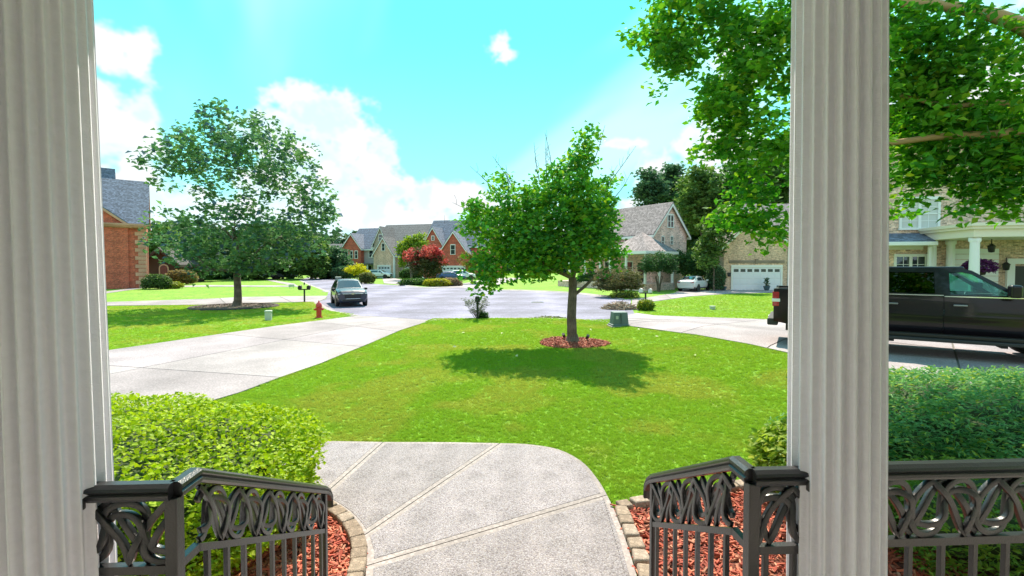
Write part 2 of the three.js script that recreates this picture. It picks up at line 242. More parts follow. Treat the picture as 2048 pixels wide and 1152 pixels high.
const kerbLines = [];
function kerb(px, label) {     // rolled concrete kerb: a low rounded step along the street's edge
  const l = smoothLine(hits(px), 4), prof = [[-0.3, 0.016], [-0.12, 0.03], [-0.04, 0.1], [0.06, 0.115], [0.16, 0.11], [0.2, 0.1]], pos = [], idx = [], k = prof.length;
  kerbLines.push(l); const drop = (i) => Math.min(1, (i + 0.3) / 3, (l.length - 0.7 - i) / 3);
  l.forEach((p, i) => { const a = l[Math.max(0, i - 1)], b = l[Math.min(l.length - 1, i + 1)], len = Math.hypot(b[0] - a[0], b[1] - a[1]), nx = -(b[1] - a[1]) / len, nz = (b[0] - a[0]) / len; for (const [o, y] of prof) { const x = p[0] + nx * o, z = p[1] + nz * o; pos.push(x, G(x, z) + 0.014 + (y - 0.014) * drop(i), z); } });
  for (let i = 0; i + 1 < l.length; i++) for (let j = 0; j + 1 < k; j++) { const a = i * k + j, b = a + k; idx.push(a, a + 1, b, b, a + 1, b + 1); }
  const g = new THREE.BufferGeometry(); g.setAttribute('position', new THREE.Float32BufferAttribute(pos, 3)); g.setIndex(idx); g.computeVertexNormals();
  structure('kerb', g, M.kerb, label);
  const vp = []; l.forEach((p, i) => { const a = l[Math.max(0, i - 1)], b = l[Math.min(l.length - 1, i + 1)], len = Math.hypot(b[0] - a[0], b[1] - a[1]), nx = -(b[1] - a[1]) / len, nz = (b[0] - a[0]) / len; for (const [o, y] of [[0.19, 0.102], [0.6, 0.085], [1.6, 0.006]]) { const x = p[0] + nx * o, z = p[1] + nz * o; vp.push(x, G(x, z) + y * drop(i), z); } });
  const vi = []; for (let i = 0; i + 1 < l.length; i++) for (let j = 0; j < 2; j++) { const a = i * 3 + j, b = a + 3; vi.push(a, a + 1, b, b, a + 1, b + 1); }
  const vg = new THREE.BufferGeometry(); vg.setAttribute('position', new THREE.Float32BufferAttribute(vp, 3)); vg.setIndex(vi); vg.computeVertexNormals(); structure('verge', vg, M.lawn, 'grass verge rising to the ' + label);
}
kerb([[860, 641.5], [955, 640.5], [1100, 640.5], [1216, 643.5]], 'kerb along the front lawn with the round tree');
kerb([[1246, 599], [1212, 594], [1129, 585.5], [1060, 582.5], [1000, 580]], 'kerb below the bright lawn across the street');
kerb([[913, 574.5], [856, 576], [820, 573], [789, 570]], 'kerb round the flower bed');
kerb([[733, 567], [700, 563], [670, 559], [617, 555]], 'kerb in front of the far houses');
kerb([[600, 561], [620, 571], [655, 583.5]], 'kerb beside the far sidewalk');
kerb([[628, 605], [646, 616], [668, 625.5], [712, 632]], 'kerb behind the red hydrant');

function slabs(name, label, poly, lines, mat, gap = 0.022, opt = {}) {   // a paved area cut by joints into slabs, each a part
  const root = structure(name, sheet(poly, opt.base ?? 0.014), M.jointfill, label);
  let pieces = [poly];
  for (const [a, b, keep] of lines) {
    const nx = -(b[1] - a[1]), nz = b[0] - a[0], l = Math.hypot(nx, nz), f = (p) => ((p[0] - a[0]) * nx + (p[1] - a[1]) * nz) / l, next = [];
    for (const q of pieces) { if (keep && !keep(q)) { next.push(q); continue; } for (const s of [1, -1]) { const c = clip(q, (p) => s * f(p) - gap / 2); if (c.length > 2 && Math.abs(area(c)) > 0.02) next.push(c); } }
    pieces = next;
  }
  for (const q of pieces) { const top = opt.top ?? 0.03; const k = pieces.indexOf(q), m = part(root, 'slab', sheet(q, top, top - (opt.base ?? 0.014) + 0.004), mat === M.concrete ? [M.concrete, M.concreteB, M.concreteC][(k * 7 + 1) % 3] : mat); if (opt.field) part(m, 'aggregate_field', sheet(inset(q, 0.055), top + 0.003, 0.003), k % 2 ? M.aggB : opt.field); }
  return root;
}
const drivePx = [[715, 632.5], [735, 633], [800, 637.5], [866, 642], [800, 662], [740, 688], [640, 729], [560, 757], [480, 787], [330, 832], [180, 870], [-260, 930], [-400, 790], [212, 703]];
slabs('driveway', 'wide pale concrete driveway beside the front lawn', hits(drivePx), [[hit(374, 720), hit(666, 662)], [hit(458, 671), hit(700, 693)], [hit(213, 733), hit(560, 757)], [hit(640, 646), hit(790, 664)]], M.concrete, 0.03);
const rdrivePx = [[1222, 643.5], [1242, 650.5], [1400, 672], [1500, 690], [1575, 707], [1680, 733], [1790, 757], [2048, 808], [2500, 880], [2900, 670], [2048, 652], [1545, 640.5], [1310, 632], [1274, 627]];
slabs('driveway', 'concrete driveway with the dark pickup parked on it', hits(rdrivePx), [[hit(1275, 647), hit(1325, 641)], [hit(1330, 641), hit(1425, 648)], [hit(1385, 660), hit(1440, 650)], [hit(1535, 698), hit(1575, 678)], [hit(1445, 652), hit(1505, 657)], [hit(1930, 800), hit(1905, 690)]], M.concrete, 0.035);
slabs('driveway', 'neighbouring driveway behind the broad tree', hits([[-300, 622], [205, 612], [420, 610], [480, 607], [610, 604.3], [634, 605], [650, 598], [655, 592], [480, 594.5], [420, 598], [205, 605], [-300, 613]]), [[hit(560, 594), hit(585, 606)], [hit(440, 598), hit(452, 609)]], M.concrete, 0.05);
slabs('driveway', 'curved driveway leading to the white garage door', hits([[1264, 599], [1264, 612], [1276, 622], [1300, 604.5], [1375, 593.5], [1461, 587.5], [1640, 584], [1640, 579], [1443, 579.5], [1367, 578], [1347, 587], [1297, 595]]), [[hit(1330, 589), hit(1345, 600)], [hit(1430, 580), hit(1430, 590)]], M.concrete, 0.05);
slabs('sidewalk', 'narrow front walk of the red brick house', hits([[150, 591], [205, 588], [291, 576], [420, 573.5], [585, 574], [585, 571.5], [420, 570.5], [291, 573], [205, 584.5], [150, 587]]), [[hit(360, 570), hit(362, 576)]], M.concrete, 0.05);
structure('sidewalk', sheet(hits([[514, 556.5], [523, 556.5], [600, 569.5], [661, 582], [654, 585], [590, 573]]), 0.02), M.concrete, 'sidewalk along the left side of the street');
structure('driveway', sheet(hits([[768, 567], [815, 570], [830, 563], [790, 557], [765, 558]]), 0.03), M.concrete, 'driveway with the white car on it');
structure('driveway', sheet(hits([[862, 577], [915, 575.5], [965, 577], [1010, 566], [1045, 556], [985, 555], [940, 565]]), 0.03), M.concrete, 'driveway in front of the red brick gables');

// front walk of exposed aggregate: four slabs with trowelled borders
const walkPx = [[1275, 1165], [1255, 1098], [1235, 1042], [1215, 998], [1195, 964], [1162, 927], [1115, 903], [1060, 893.5], [1030, 891.5], [900, 889], [766, 888.5], [635, 886], [400, 884], [100, 880], [-200, 905], [0, 1010], [300, 990], [560, 985], [640, 1000], [690, 1032], [722, 1072], [735, 1112], [731, 1165]];
const walkPoly = hits(walkPx).map((p) => p);
const walkFoot = hits([[731, 1165], [1275, 1165]]);
const walkAll = [...hits(walkPx.slice(0, 1)), ...smoothLine(hits(walkPx.slice(1, 9)), 3), ...hits(walkPx.slice(9, 18)), ...smoothLine(hits(walkPx.slice(18, 22)), 3), ...hits(walkPx.slice(22))];
walkAll.push([walkFoot[0][0] - 0.02, -3.02], [walkFoot[1][0] - 0.06, -3.02]);
slabs('front_walk', 'exposed aggregate front walk curving from the porch steps to the driveway', walkAll, [[hit(766, 889), hit(648, 995)], [hit(994, 895), hit(732, 1075), (q) => Math.abs(area(q)) > 4], [hit(1210, 997), hit(734, 1139), (q) => Math.min(...q.map((p) => -p[1])) < 3.3]], M.trowel, 0.011, { top: 0.032, field: M.agg });

// mulch beds: soil sheet, loose red chips, tumbled stone edging
const bedL = [...smoothLine(hits([[560, 985], [640, 1003], [688, 1036], [718, 1074], [730, 1112], [727, 1165]]), 3), [-1.28, -2.2], [-5.4, -2.2], [-5.4, -5.9], [-2.4, -5.9]];
const bedR = [...hits([[1278, 1165], [1262, 1112], [1240, 1052], [1226, 1018]]), ...hits([[1320, 1000], [1420, 985], [1560, 950], [1700, 905], [1900, 850]]), [8.6, -6.6], [8.6, -1.9], [1.0, -1.9]];
structure('mulch_bed', sheet(bedL, 0.01), M.dirt, 'red soil bed under the clipped hedge');
structure('mulch_bed', sheet(bedR, 0.01), M.dirt, 'red soil bed below the porch railing');
const ringC = hit(1146, 686), ring = Array.from({ length: 28 }, (_, i) => { const a = i / 28 * 2 * Math.PI, k = 1 + 0.06 * Math.sin(a * 3 + 1); return [ringC[0] + Math.cos(a) * 1.08 * k, ringC[1] + Math.sin(a) * 1.02 * k]; });
structure('mulch_ring', sheet(ring, 0.012), M.dirt, 'round bed of red mulch at the foot of the round tree');
const ringL = hit(470, 614), ring2 = Array.from({ length: 28 }, (_, i) => { const a = i / 28 * 2 * Math.PI; return [ringL[0] + 0.0 + Math.cos(a) * 2.3, ringL[1] + Math.sin(a) * 2.1]; });

function chips(name, label, poly, n, size, cols, seed, y0 = 0.02, test = null) {
  const R = rng(seed), g = new THREE.BoxGeometry(1, 0.16, 0.22), m = new THREE.InstancedMesh(g, M.mulch, n), q = new THREE.Object3D(), c = new THREE.Color();
  const xs = poly.map((p) => p[0]), zs = poly.map((p) => p[1]), x0 = Math.min(...xs), x1 = Math.max(...xs), z0 = Math.min(...zs), z1 = Math.max(...zs); let k = 0, tries = 0;
  while (k < n && tries++ < n * 20) { const x = mix(x0, x1, R()), z = mix(z0, z1, R()); if (!inside(poly, x, z) || (test && !test(x, z))) continue; const s = size * (0.4 + R() * 1.1); q.position.set(x, G(x, z) + y0 + R() * R() * 0.035, z); q.rotation.set((R() - 0.5) * 0.7, R() * 6.28, (R() - 0.5) * 0.7); q.scale.set(s, s * (0.6 + R()), s * (0.5 + R() * 0.8)); q.updateMatrix(); m.setMatrixAt(k, q.matrix); const b = cols[Math.floor(R() * cols.length)], t = 0.6 + R() * 0.7; c.setRGB(b[0] * t, b[1] * t, b[2] * t); m.setColorAt(k, c); k++; }
  m.count = k; m.name = numbered(name); m.castShadow = m.receiveShadow = true; tag(m, label, 'mulch', null, 'stuff'); scene.add(m); return m;
}
const RED = [[0.42, 0.085, 0.045], [0.5, 0.13, 0.07], [0.34, 0.06, 0.035], [0.5, 0.2, 0.12], [0.25, 0.05, 0.03]];
chips('mulch', 'red wood chip mulch in the bed beside the left pavers', bedL, 9000, 0.055, RED, 11, 0.018, (x, z) => z > -5 && x > -2.9);
chips('mulch', 'red wood chip mulch in the bed beside the railing on the lawn side', bedR, 11000, 0.055, RED, 12, 0.018, (x, z) => x < 3.6);
chips('mulch', 'red wood chip mulch round the foot of the round tree', ring, 5200, 0.07, RED.map((c) => [c[0] * 0.8, c[1] * 0.8, c[2] * 0.8]), 13);
const GREYBROWN = [[0.16, 0.11, 0.09], [0.22, 0.16, 0.13], [0.1, 0.07, 0.06]];
{ const t = thing('tree_border', 'low dark bark bed rim round the broad spreading tree', 'border', [ringL[0], G(...ringL), ringL[1]]);
  part(t, 'rim', new THREE.TorusGeometry(1, 0.085, 6, 40).rotateX(Math.PI / 2).scale(2.3, 1.2, 2.1), std(L(0.05, 0.035, 0.03), 0.95));
  chips('mulch', 'grey brown mulch under the broad spreading tree', ring2, 3000, 0.14, GREYBROWN, 14); }

function pavers(line, w, label, seed) {    // tumbled edging stones, one mesh each
  const R = rng(seed), t = thing('paver_edging', label, 'edging'); let i = 0, d = 0;
  const L2 = []; for (let k = 0; k + 1 < line.length; k++) { const a = line[k], b = line[k + 1], l = Math.hypot(b[0] - a[0], b[1] - a[1]); for (let s = 0; s < l; s += 0.01) L2.push([mix(a[0], b[0], s / l), mix(a[1], b[1], s / l)]); }
  while (i < L2.length - 6) {
    const len = 0.15 + R() * 0.05, n = Math.round(len / 0.01), p = L2[i], e = L2[Math.min(L2.length - 1, i + n)], mx = (p[0] + e[0]) / 2, mz = (p[1] + e[1]) / 2;
    const g = rb(-len / 2 + 0.006, len / 2 - 0.006, -0.04, 0.075 + R() * 0.012, -w / 2, w / 2, 0.02, 2), ps = g.attributes.position; for (let v = 0; v < ps.count; v++) { const s = noise3(ps.getX(v) * 30 + i, ps.getY(v) * 30, ps.getZ(v) * 30) - 0.5; ps.setXYZ(v, ps.getX(v) + s * 0.012, ps.getY(v) + s * 0.008, ps.getZ(v) + s * 0.012); } g.computeVertexNormals();
    const mat = [M.paver, M.paver2, M.paver3][Math.floor(R() * 3)];
    const m = part(t, 'paver', g, mat); m.position.set(mx, G(mx, mz), mz); m.rotation.set((R() - 0.5) * 0.06, -Math.atan2(e[1] - p[1], e[0] - p[0]) + (R() - 0.5) * 0.08, (R() - 0.5) * 0.06); i += n + 1;
  }
}
M.paver2 = std(L(0.50, 0.40, 0.30), 0.9, { map: T.concrete, bumpMap: T.grain, bumpScale: 0.008 }); M.paver3 = std(L(0.66, 0.56, 0.45), 0.9, { map: T.concrete, bumpMap: T.grain, bumpScale: 0.008 });
pavers(smoothLine(hits([[600, 1000], [648, 1016], [684, 1040], [708, 1072], [718, 1108], [714, 1152], [702, 1200]]), 6), 0.13, 'curved row of tumbled stone pavers edging the hedge bed', 21);
pavers(hits([[1299, 1175], [1277, 1112], [1255, 1058], [1243, 1028]]), 0.13, 'row of stone pavers between the walk and the red mulch', 22);
pavers(hits([[1236, 1022], [1330, 1004], [1420, 992], [1560, 960]]), 0.13, 'row of stone pavers between the lawn and the red mulch', 23);

// ---------- grass ----------
{ const g = new THREE.BufferGeometry(), R = rng(77), pos = [];
  for (let i = 0; i < 8; i++) { const a = R() * 6.28, x = (R() - 0.5) * 0.05, z = (R() - 0.5) * 0.05, h = 0.018 + R() * 0.022, k = 0.026 + R() * 0.03, lx = Math.cos(a) * k, lz = Math.sin(a) * k, w = 0.0036; pos.push(x - Math.sin(a) * w, 0.004, z + Math.cos(a) * w, x + Math.sin(a) * w, 0.004, z - Math.cos(a) * w, x + lx, h, z + lz); }
  g.setAttribute('position', new THREE.Float32BufferAttribute(pos, 3)); g.computeVertexNormals();
  const mat = phys(0xffffff, 1.0, { side: THREE.DoubleSide, transmission: 0.5, thickness: 0, specularIntensity: 0.1 });
  const vergeH = (x, z) => { let h = 0; if (z > -16) return 0; for (const l of [kerbLines[0], kerbLines[5]]) { let b = 9, bi = 0; for (let i = 0; i < l.length; i++) { const d = Math.hypot(l[i][0] - x, l[i][1] - z); if (d < b) { b = d; bi = i; } } if (b < 1.6) { const p = l[bi], a = l[Math.max(0, bi - 1)], e = l[Math.min(l.length - 1, bi + 1)], len = Math.hypot(e[0] - a[0], e[1] - a[1]), o = ((x - p[0]) * -(e[1] - a[1]) + (z - p[1]) * (e[0] - a[0])) / len; if (o > 0.15) h = Math.max(h, lin([[0.19, 0.102], [0.6, 0.085], [1.6, 0.006]], o)); } } return h; };
  const holes = [walkAll, bedL, bedR, ring];
  const pave = [hits(drivePx), hits(rdrivePx), hits(streetPx)];
  function grass(label, poly, bands, seed, dry) {
    const Rr = rng(seed), list = [];
    for (const [zn, zf, den, sc] of bands) { const xs = poly.map((p) => p[0]), x0 = Math.max(-34, Math.min(...xs)), x1 = Math.min(34, Math.max(...xs)), n = den * (zn - zf) * (x1 - x0); for (let k = 0; k < n; k++) { const x = mix(x0, x1, Rr()), z = mix(zn, zf, Rr()); if (Math.abs(x / z) > 1.35) continue; if (!inside(poly, x, z) || holes.some((h) => inside(h, x, z)) || pave.some((h) => inside(h, x, z))) continue; list.push([x, z, sc]); } }
    const m = new THREE.InstancedMesh(g, mat, list.length), q = new THREE.Object3D(), c = new THREE.Color();
    list.forEach(([x, z, sc], k) => { const s = sc * (0.75 + Rr() * 0.5); q.position.set(x, G(x, z) + vergeH(x, z), z); q.rotation.set(0, Rr() * 6.28, 0); q.scale.set(s, Math.min(1.3, s) * (0.8 + Rr() * 0.5), s); q.updateMatrix(); m.setMatrixAt(k, q.matrix);
      const pt = fbm(x * 0.9, z * 0.9, 5, 3), p2 = fbm(x * 4, z * 4, 8, 2), yel = Math.min(1, dry * sm(0.45, 0.68, pt) + 0.2 * sm(0.6, 0.8, p2)); let b = mix3([0.26, 0.43, 0.022], [0.38, 0.43, 0.05], yel); const t = 0.82 + Rr() * 0.36; c.setRGB(b[0] * t, b[1] * t, b[2] * t); m.setColorAt(k, c); });
    m.name = numbered('grass'); m.castShadow = m.receiveShadow = true; tag(m, label, 'grass', null, 'stuff'); scene.add(m); console.log('grass', list.length);
  }
  const lawnA = [...hits([[480, 787], [560, 757], [640, 729], [740, 688], [800, 662], [866, 642], [955, 641], [1100, 641], [1220, 644], [1242, 650.5], [1400, 672], [1500, 690], [1575, 707], [1680, 733], [1790, 757], [1900, 780], [1900, 850], [1700, 905], [1560, 950], [1226, 1018], [1115, 903], [1030, 891], [635, 886], [330, 884], [180, 870], [330, 832]])];
  grass('short green mown grass of the front lawn round the round tree', lawnA, [[-3.6, -6.5, 2000, 0.8], [-6.5, -9, 1400, 0.95], [-9, -13, 800, 1.15], [-13, -21, 420, 1.45]], 31, 0.9);
  grass('short grass of the lawn with the red hydrant', hits([[-260, 770], [212, 703], [715, 632], [668, 626], [646, 616], [628, 605.5], [480, 608], [205, 613], [-260, 624]]), [[-11, -18, 240, 1.5], [-18, -30, 130, 1.9]], 32, 1);
  grass('bright green grass of the lawn beside the dark pickup', hits([[1274, 626], [1310, 631], [1545, 639], [1900, 650], [1900, 590], [1545, 586], [1461, 589], [1375, 595], [1300, 606]]), [[-16, -42, 70, 2.2]], 33, 0.2);
}

// ---------- plants ----------
const leafGeo = (l, w, fold = 0.25) => { const g = new THREE.BufferGeometry(); g.setAttribute('position', new THREE.Float32BufferAttribute([0, 0, 0, -w / 2, w * fold, l * 0.42, 0, 0, l * 0.5, w / 2, w * fold, l * 0.42, 0, -w * fold * 0.4, l], 3)); g.setIndex([0, 1, 2, 0, 2, 3, 1, 4, 2, 2, 4, 3]); g.computeVertexNormals(); return g; };
const LG = { broad: leafGeo(1, 0.62), narrow: leafGeo(1, 0.34), round: leafGeo(1, 0.8, 0.15) };
const leafMat = phys(0xffffff, 0.7, { side: THREE.DoubleSide, transmission: 0.6, thickness: 0, specularIntensity: 0.3 });
function leaves(parent, name, pts, { geo = LG.broad, size = 0.1, cols, seed = 1, up = 0.35, mat = leafMat }) {
  const R = rng(seed), m = new THREE.InstancedMesh(geo, mat, pts.length), q = new THREE.Object3D(), c = new THREE.Color(), d = V(0, 0, 0);
  pts.forEach((p, k) => { d.set(R() - 0.5, (R() - 0.5) + up * (p[4] ?? 0), R() - 0.5); q.position.set(p[0], p[1], p[2]); q.rotation.set((R() - 0.5) * 2.2 - 0.2, R() * 6.28, (R() - 0.5) * 1.8); const s = size * (0.65 + R() * 0.7); q.scale.setScalar(s); q.updateMatrix(); m.setMatrixAt(k, q.matrix); const tone = p[3] ?? R(); let b = mix3(cols[0], cols[1], Math.min(1, Math.max(0, tone + (R() - 0.5) * 0.6))); if (cols[2] && R() < (cols[3] ?? 0.05)) b = cols[2]; const t = 0.75 + R() * 0.5; c.setRGB(b[0] * t, b[1] * t, b[2] * t); m.setColorAt(k, c); });
  m.name = name; m.castShadow = m.receiveShadow = true; m.userData.kind = 'stuff'; parent.add(m); return m;
}
// lobes [x, y, z, rx, ry, rz]: clumps of leaves fill them, thicker towards the outside
function clumps(lobes, per, seed, pow = 0.5) { const R = rng(seed), out = []; for (const l of lobes) { const n = Math.max(3, Math.round(per * (l[6] ?? 1) * Math.pow(l[3] * l[4] * l[5], 0.667))); for (let i = 0; i < n; i++) { let a = R() * 6.28, u = R() * 2 - 1, r = Math.pow(R(), pow), s = Math.sqrt(1 - u * u); out.push([l[0] + Math.cos(a) * s * r * l[3], l[1] + u * r * l[4], l[2] + Math.sin(a) * s * r * l[5], R(), lobes.indexOf(l)]); } } return out; }
function scatter(cl, n, rad, seed, flat = 0.7) { const R = rng(seed), g = () => (R() + R() + R() - 1.5) / 0.75, out = []; for (const c of cl) for (let i = 0; i < n; i++) out.push([c[0] + g() * rad, c[1] + g() * rad * flat, c[2] + g() * rad, c[3]]); return out; }
function tree(name, label, o, group) {
  const [x, , z] = o.base, y = o.base[1] ?? G(x, z), t = thing(name, label, o.category ?? 'tree', [x, y, z], 0, group), R = rng(o.seed);
  const lob = o.lobes.map((l) => [l[0] - x, l[1] - y, l[2] - z, l[3], l[4], l[5], l[6]]);
  const cl = clumps(lob, o.per, o.seed + 1, o.pow ?? 0.5), gs = [], forkY = o.fork, top = V(...(o.top ?? [0, forkY, 0]));
  if (!o.noTrunk) {
    const tr = o.trunk, base = V(0, -0.05, 0);
    if (o.stems) for (let s = 0; s < o.stems; s++) { const a = s / o.stems * 6.28 + R(); gs.push(limb([V(Math.cos(a) * tr, -0.05, Math.sin(a) * tr), V(Math.cos(a) * tr * 2.5, forkY * 0.5, Math.sin(a) * tr * 2.5), V(Math.cos(a) * tr * 5, forkY, Math.sin(a) * tr * 5)], tr, tr * 0.6, 7)); }
    else { gs.push(limb([base, V((R() - 0.5) * tr * 0.6, forkY * 0.4, (R() - 0.5) * tr * 0.6), V(top.x * 0.7, forkY * 0.8, top.z * 0.7), top], tr * 1.0, tr * 0.75, 12, 0.08, R)); gs.push(new THREE.CylinderGeometry(tr * 0.98, tr * 1.45, tr * 1.6, 12, 1, true).translate(0, tr * 0.6, 0)); }
    const nodes = [{ p: o.from ? V(...o.from).sub(V(x, y, z)) : top, r: tr * (o.limb ?? 0.6), main: true }], left = lob.map((l, i) => i);
    while (left.length) {    // every lobe grows from the nearest limb that is already there
      let best = 1e9, bi = 0, bn = null; for (const i of left) for (const n of nodes) { const d = n.p.distanceTo(V(lob[i][0], lob[i][1], lob[i][2])) * (n.main ? 0.8 : 1); if (d < best) { best = d; bi = i; bn = n; } }
      left.splice(left.indexOf(bi), 1); const l = lob[bi], c = V(l[0], l[1], l[2]), r = bn.r * (bn.main ? 0.8 : 0.72), from = bn.main ? bn.p.clone().lerp(V(0, forkY * 0.75, 0), o.from ? 0 : R() * 0.5) : bn.p, mid = from.clone().lerp(c, 0.5).add(V((R() - 0.5) * 0.25 * l[3], l[4] * 0.12, (R() - 0.5) * 0.25 * l[3]));
      nodes.push({ p: c, r: r * 0.62 }, { p: mid, r: r * 0.8 }); gs.push(limb([from, mid, c], r, r * 0.5, 7));
      cl.filter((k) => k[4] === bi).slice(0, o.twigs ?? 7).forEach((k) => { const e = V(k[0], k[1], k[2]), m2 = c.clone().lerp(e, 0.5).add(V(0, l[4] * 0.08, 0)); gs.push(limb([mid.clone().lerp(c, R()), m2, e], r * 0.34, r * 0.08, 5)); });
    }
    for (const w of o.shoots ?? []) { const a = V(w[0] - x, w[1] - y, w[2] - z), b = V(w[3] - x, w[4] - y, w[5] - z); gs.push(limb([a, a.clone().lerp(b, 0.5).add(V((R() - 0.5) * 0.12, 0, 0)), b], 0.016, 0.005, 4)); for (let k = 0; k < 4; k++) { const p = a.clone().lerp(b, 0.4 + R() * 0.5); gs.push(limb([p, p.clone().add(V((R() - 0.5) * 0.12, 0.08, 0)), p.clone().add(V((R() - 0.5) * 0.26, 0.2 + R() * 0.1, (R() - 0.5) * 0.2))], 0.007, 0.003, 4)); } }
    for (const w of o.limbs ?? []) gs.push(limb(w.pts.map((p) => V(p[0] - x, p[1] - y, p[2] - z)), w.r[0], w.r[1], 8, 0.12, R));
    part(t, 'trunk', gs, o.bark ?? M.bark);
  }
  leaves(t, 'crown', scatter(cl, o.leaves, o.rad, o.seed + 2, o.flat), { geo: o.geo ?? LG.broad, size: o.size, cols: o.cols, seed: o.seed + 3 });
  for (const e of o.extra ?? []) { const c2 = clumps(e.lobes.map((l) => [l[0] - x, l[1] - y, l[2] - z, l[3], l[4], l[5]]), e.per, o.seed + 7, e.pow ?? 0.4); leaves(t, e.name, scatter(c2, e.leaves, e.rad, o.seed + 8), { geo: e.geo ?? LG.round, size: e.size, cols: e.cols, seed: o.seed + 9 }); }
  return t;
}
const lp = (px, py, d, rx, ry, rz, w) => { const r = ray(px, py), t = d / -r.z; return [r.x * t, eye.y + r.y * t, -d, rx / 900 * d, ry / 900 * d, (rz ?? rx) / 900 * d, w]; };   // a lobe seen at a pixel, at a depth

// round tree in the front lawn
{ const b = hit(1145, 684), D = -b[1], P = (px, py, d = D) => lp(px, py, d, 1, 1).slice(0, 3);
  tree('lawn_tree', 'round leafy tree in a red mulch ring on the front lawn', { base: [b[0], G(...b), b[1]], seed: 101, trunk: 0.17, fork: 2.05, big: 1.6, per: 68, leaves: 22, rad: 0.21, flat: 0.75, size: 0.16, geo: LG.broad, pow: 0.42, twigs: 9,
    cols: [[0.05, 0.26, 0.035], [0.17, 0.44, 0.018], [0.32, 0.5, 0.02], 0.14],
    lobes: [lp(1125, 465, D, 85, 75, 95), lp(1120, 385, D, 62, 52, 80), lp(1150, 335, D, 40, 35, 45), lp(1182, 285, D, 24, 38, 30, 0.8), lp(1010, 485, D - 0.2, 76, 68, 80, 1.1), lp(968, 545, D - 0.5, 42, 40, 50), lp(948, 435, D, 42, 34, 44), lp(1185, 470, D, 46, 70, 70), lp(1045, 415, D, 56, 46, 70), lp(1215, 380, D + 0.2, 30, 40, 40, 0.5), lp(1075, 535, D - 0.4, 55, 34, 60), lp(1000, 375, D, 34, 22, 34, 0.5), lp(1170, 400, D - 0.6, 45, 45, 50), lp(1060, 465, D - 1.0, 45, 40, 40), lp(1208, 500, D, 36, 46, 50), lp(1200, 430, D + 0.3, 40, 44, 50), lp(1150, 505, D - 0.5, 56, 40, 60)],
    limbs: [{ pts: [[1148, 590], [1168, 574], [1187, 556]].map(([a, q]) => P(a, q)), r: [0.06, 0.04] }],
    shoots: [[1095, 370, 1092, 270], [1080, 370, 1068, 285], [1105, 360, 1090, 265], [1185, 330, 1210, 250], [1215, 370, 1272, 292], [1205, 400, 1235, 330], [1000, 390, 940, 332], [1030, 385, 985, 312], [1020, 400, 1012, 330], [1225, 400, 1262, 345], [960, 430, 905, 405]].map(([a, q, c, e]) => [...P(a, q), ...P(c, e)]) });
}
// broad tree behind the hydrant
{ const b = hit(475, 613), D = -b[1];
  tree('lawn_tree', 'broad spreading tree with sparse dark leaves near the red hydrant', { base: [b[0], G(...b), b[1]], seed: 111, trunk: 0.24, fork: 2.3, big: 3.2, per: 9.5, leaves: 20, rad: 0.36, flat: 0.95, size: 0.31, geo: LG.broad, pow: 0.36, twigs: 12,
    cols: [[0.075, 0.2, 0.09], [0.18, 0.34, 0.1], [0.08, 0.15, 0.2], 0.1],
    lobes: [lp(470, 335, D, 105, 75, 110), lp(400, 300, D, 66, 52, 80), lp(465, 258, D, 54, 40, 70), lp(560, 320, D, 66, 66, 80), lp(610, 400, D, 50, 55, 70), lp(345, 345, D, 44, 46, 60, 0.7), lp(350, 440, D, 55, 46, 70, 0.6), lp(465, 455, D - 0.5, 100, 58, 100), lp(395, 505, D - 1, 62, 34, 70), lp(560, 475, D, 80, 44, 90), lp(638, 440, D, 28, 26, 40, 0.7), lp(300, 315, D, 20, 18, 30, 0.6), lp(500, 520, D - 0.5, 80, 26, 70), lp(425, 240, D, 20, 26, 30, 0.6), lp(370, 250, D, 20, 26, 30, 0.5), lp(322, 480, D, 30, 22, 40, 0.6), lp(420, 540, D - 1, 44, 14, 50, 0.8), lp(618, 490, D, 36, 26, 50, 0.8), lp(655, 415, D, 14, 20, 24, 0.7), lp(325, 300, D, 24, 24, 30, 0.6), lp(530, 265, D, 26, 26, 40, 0.7)] });
}
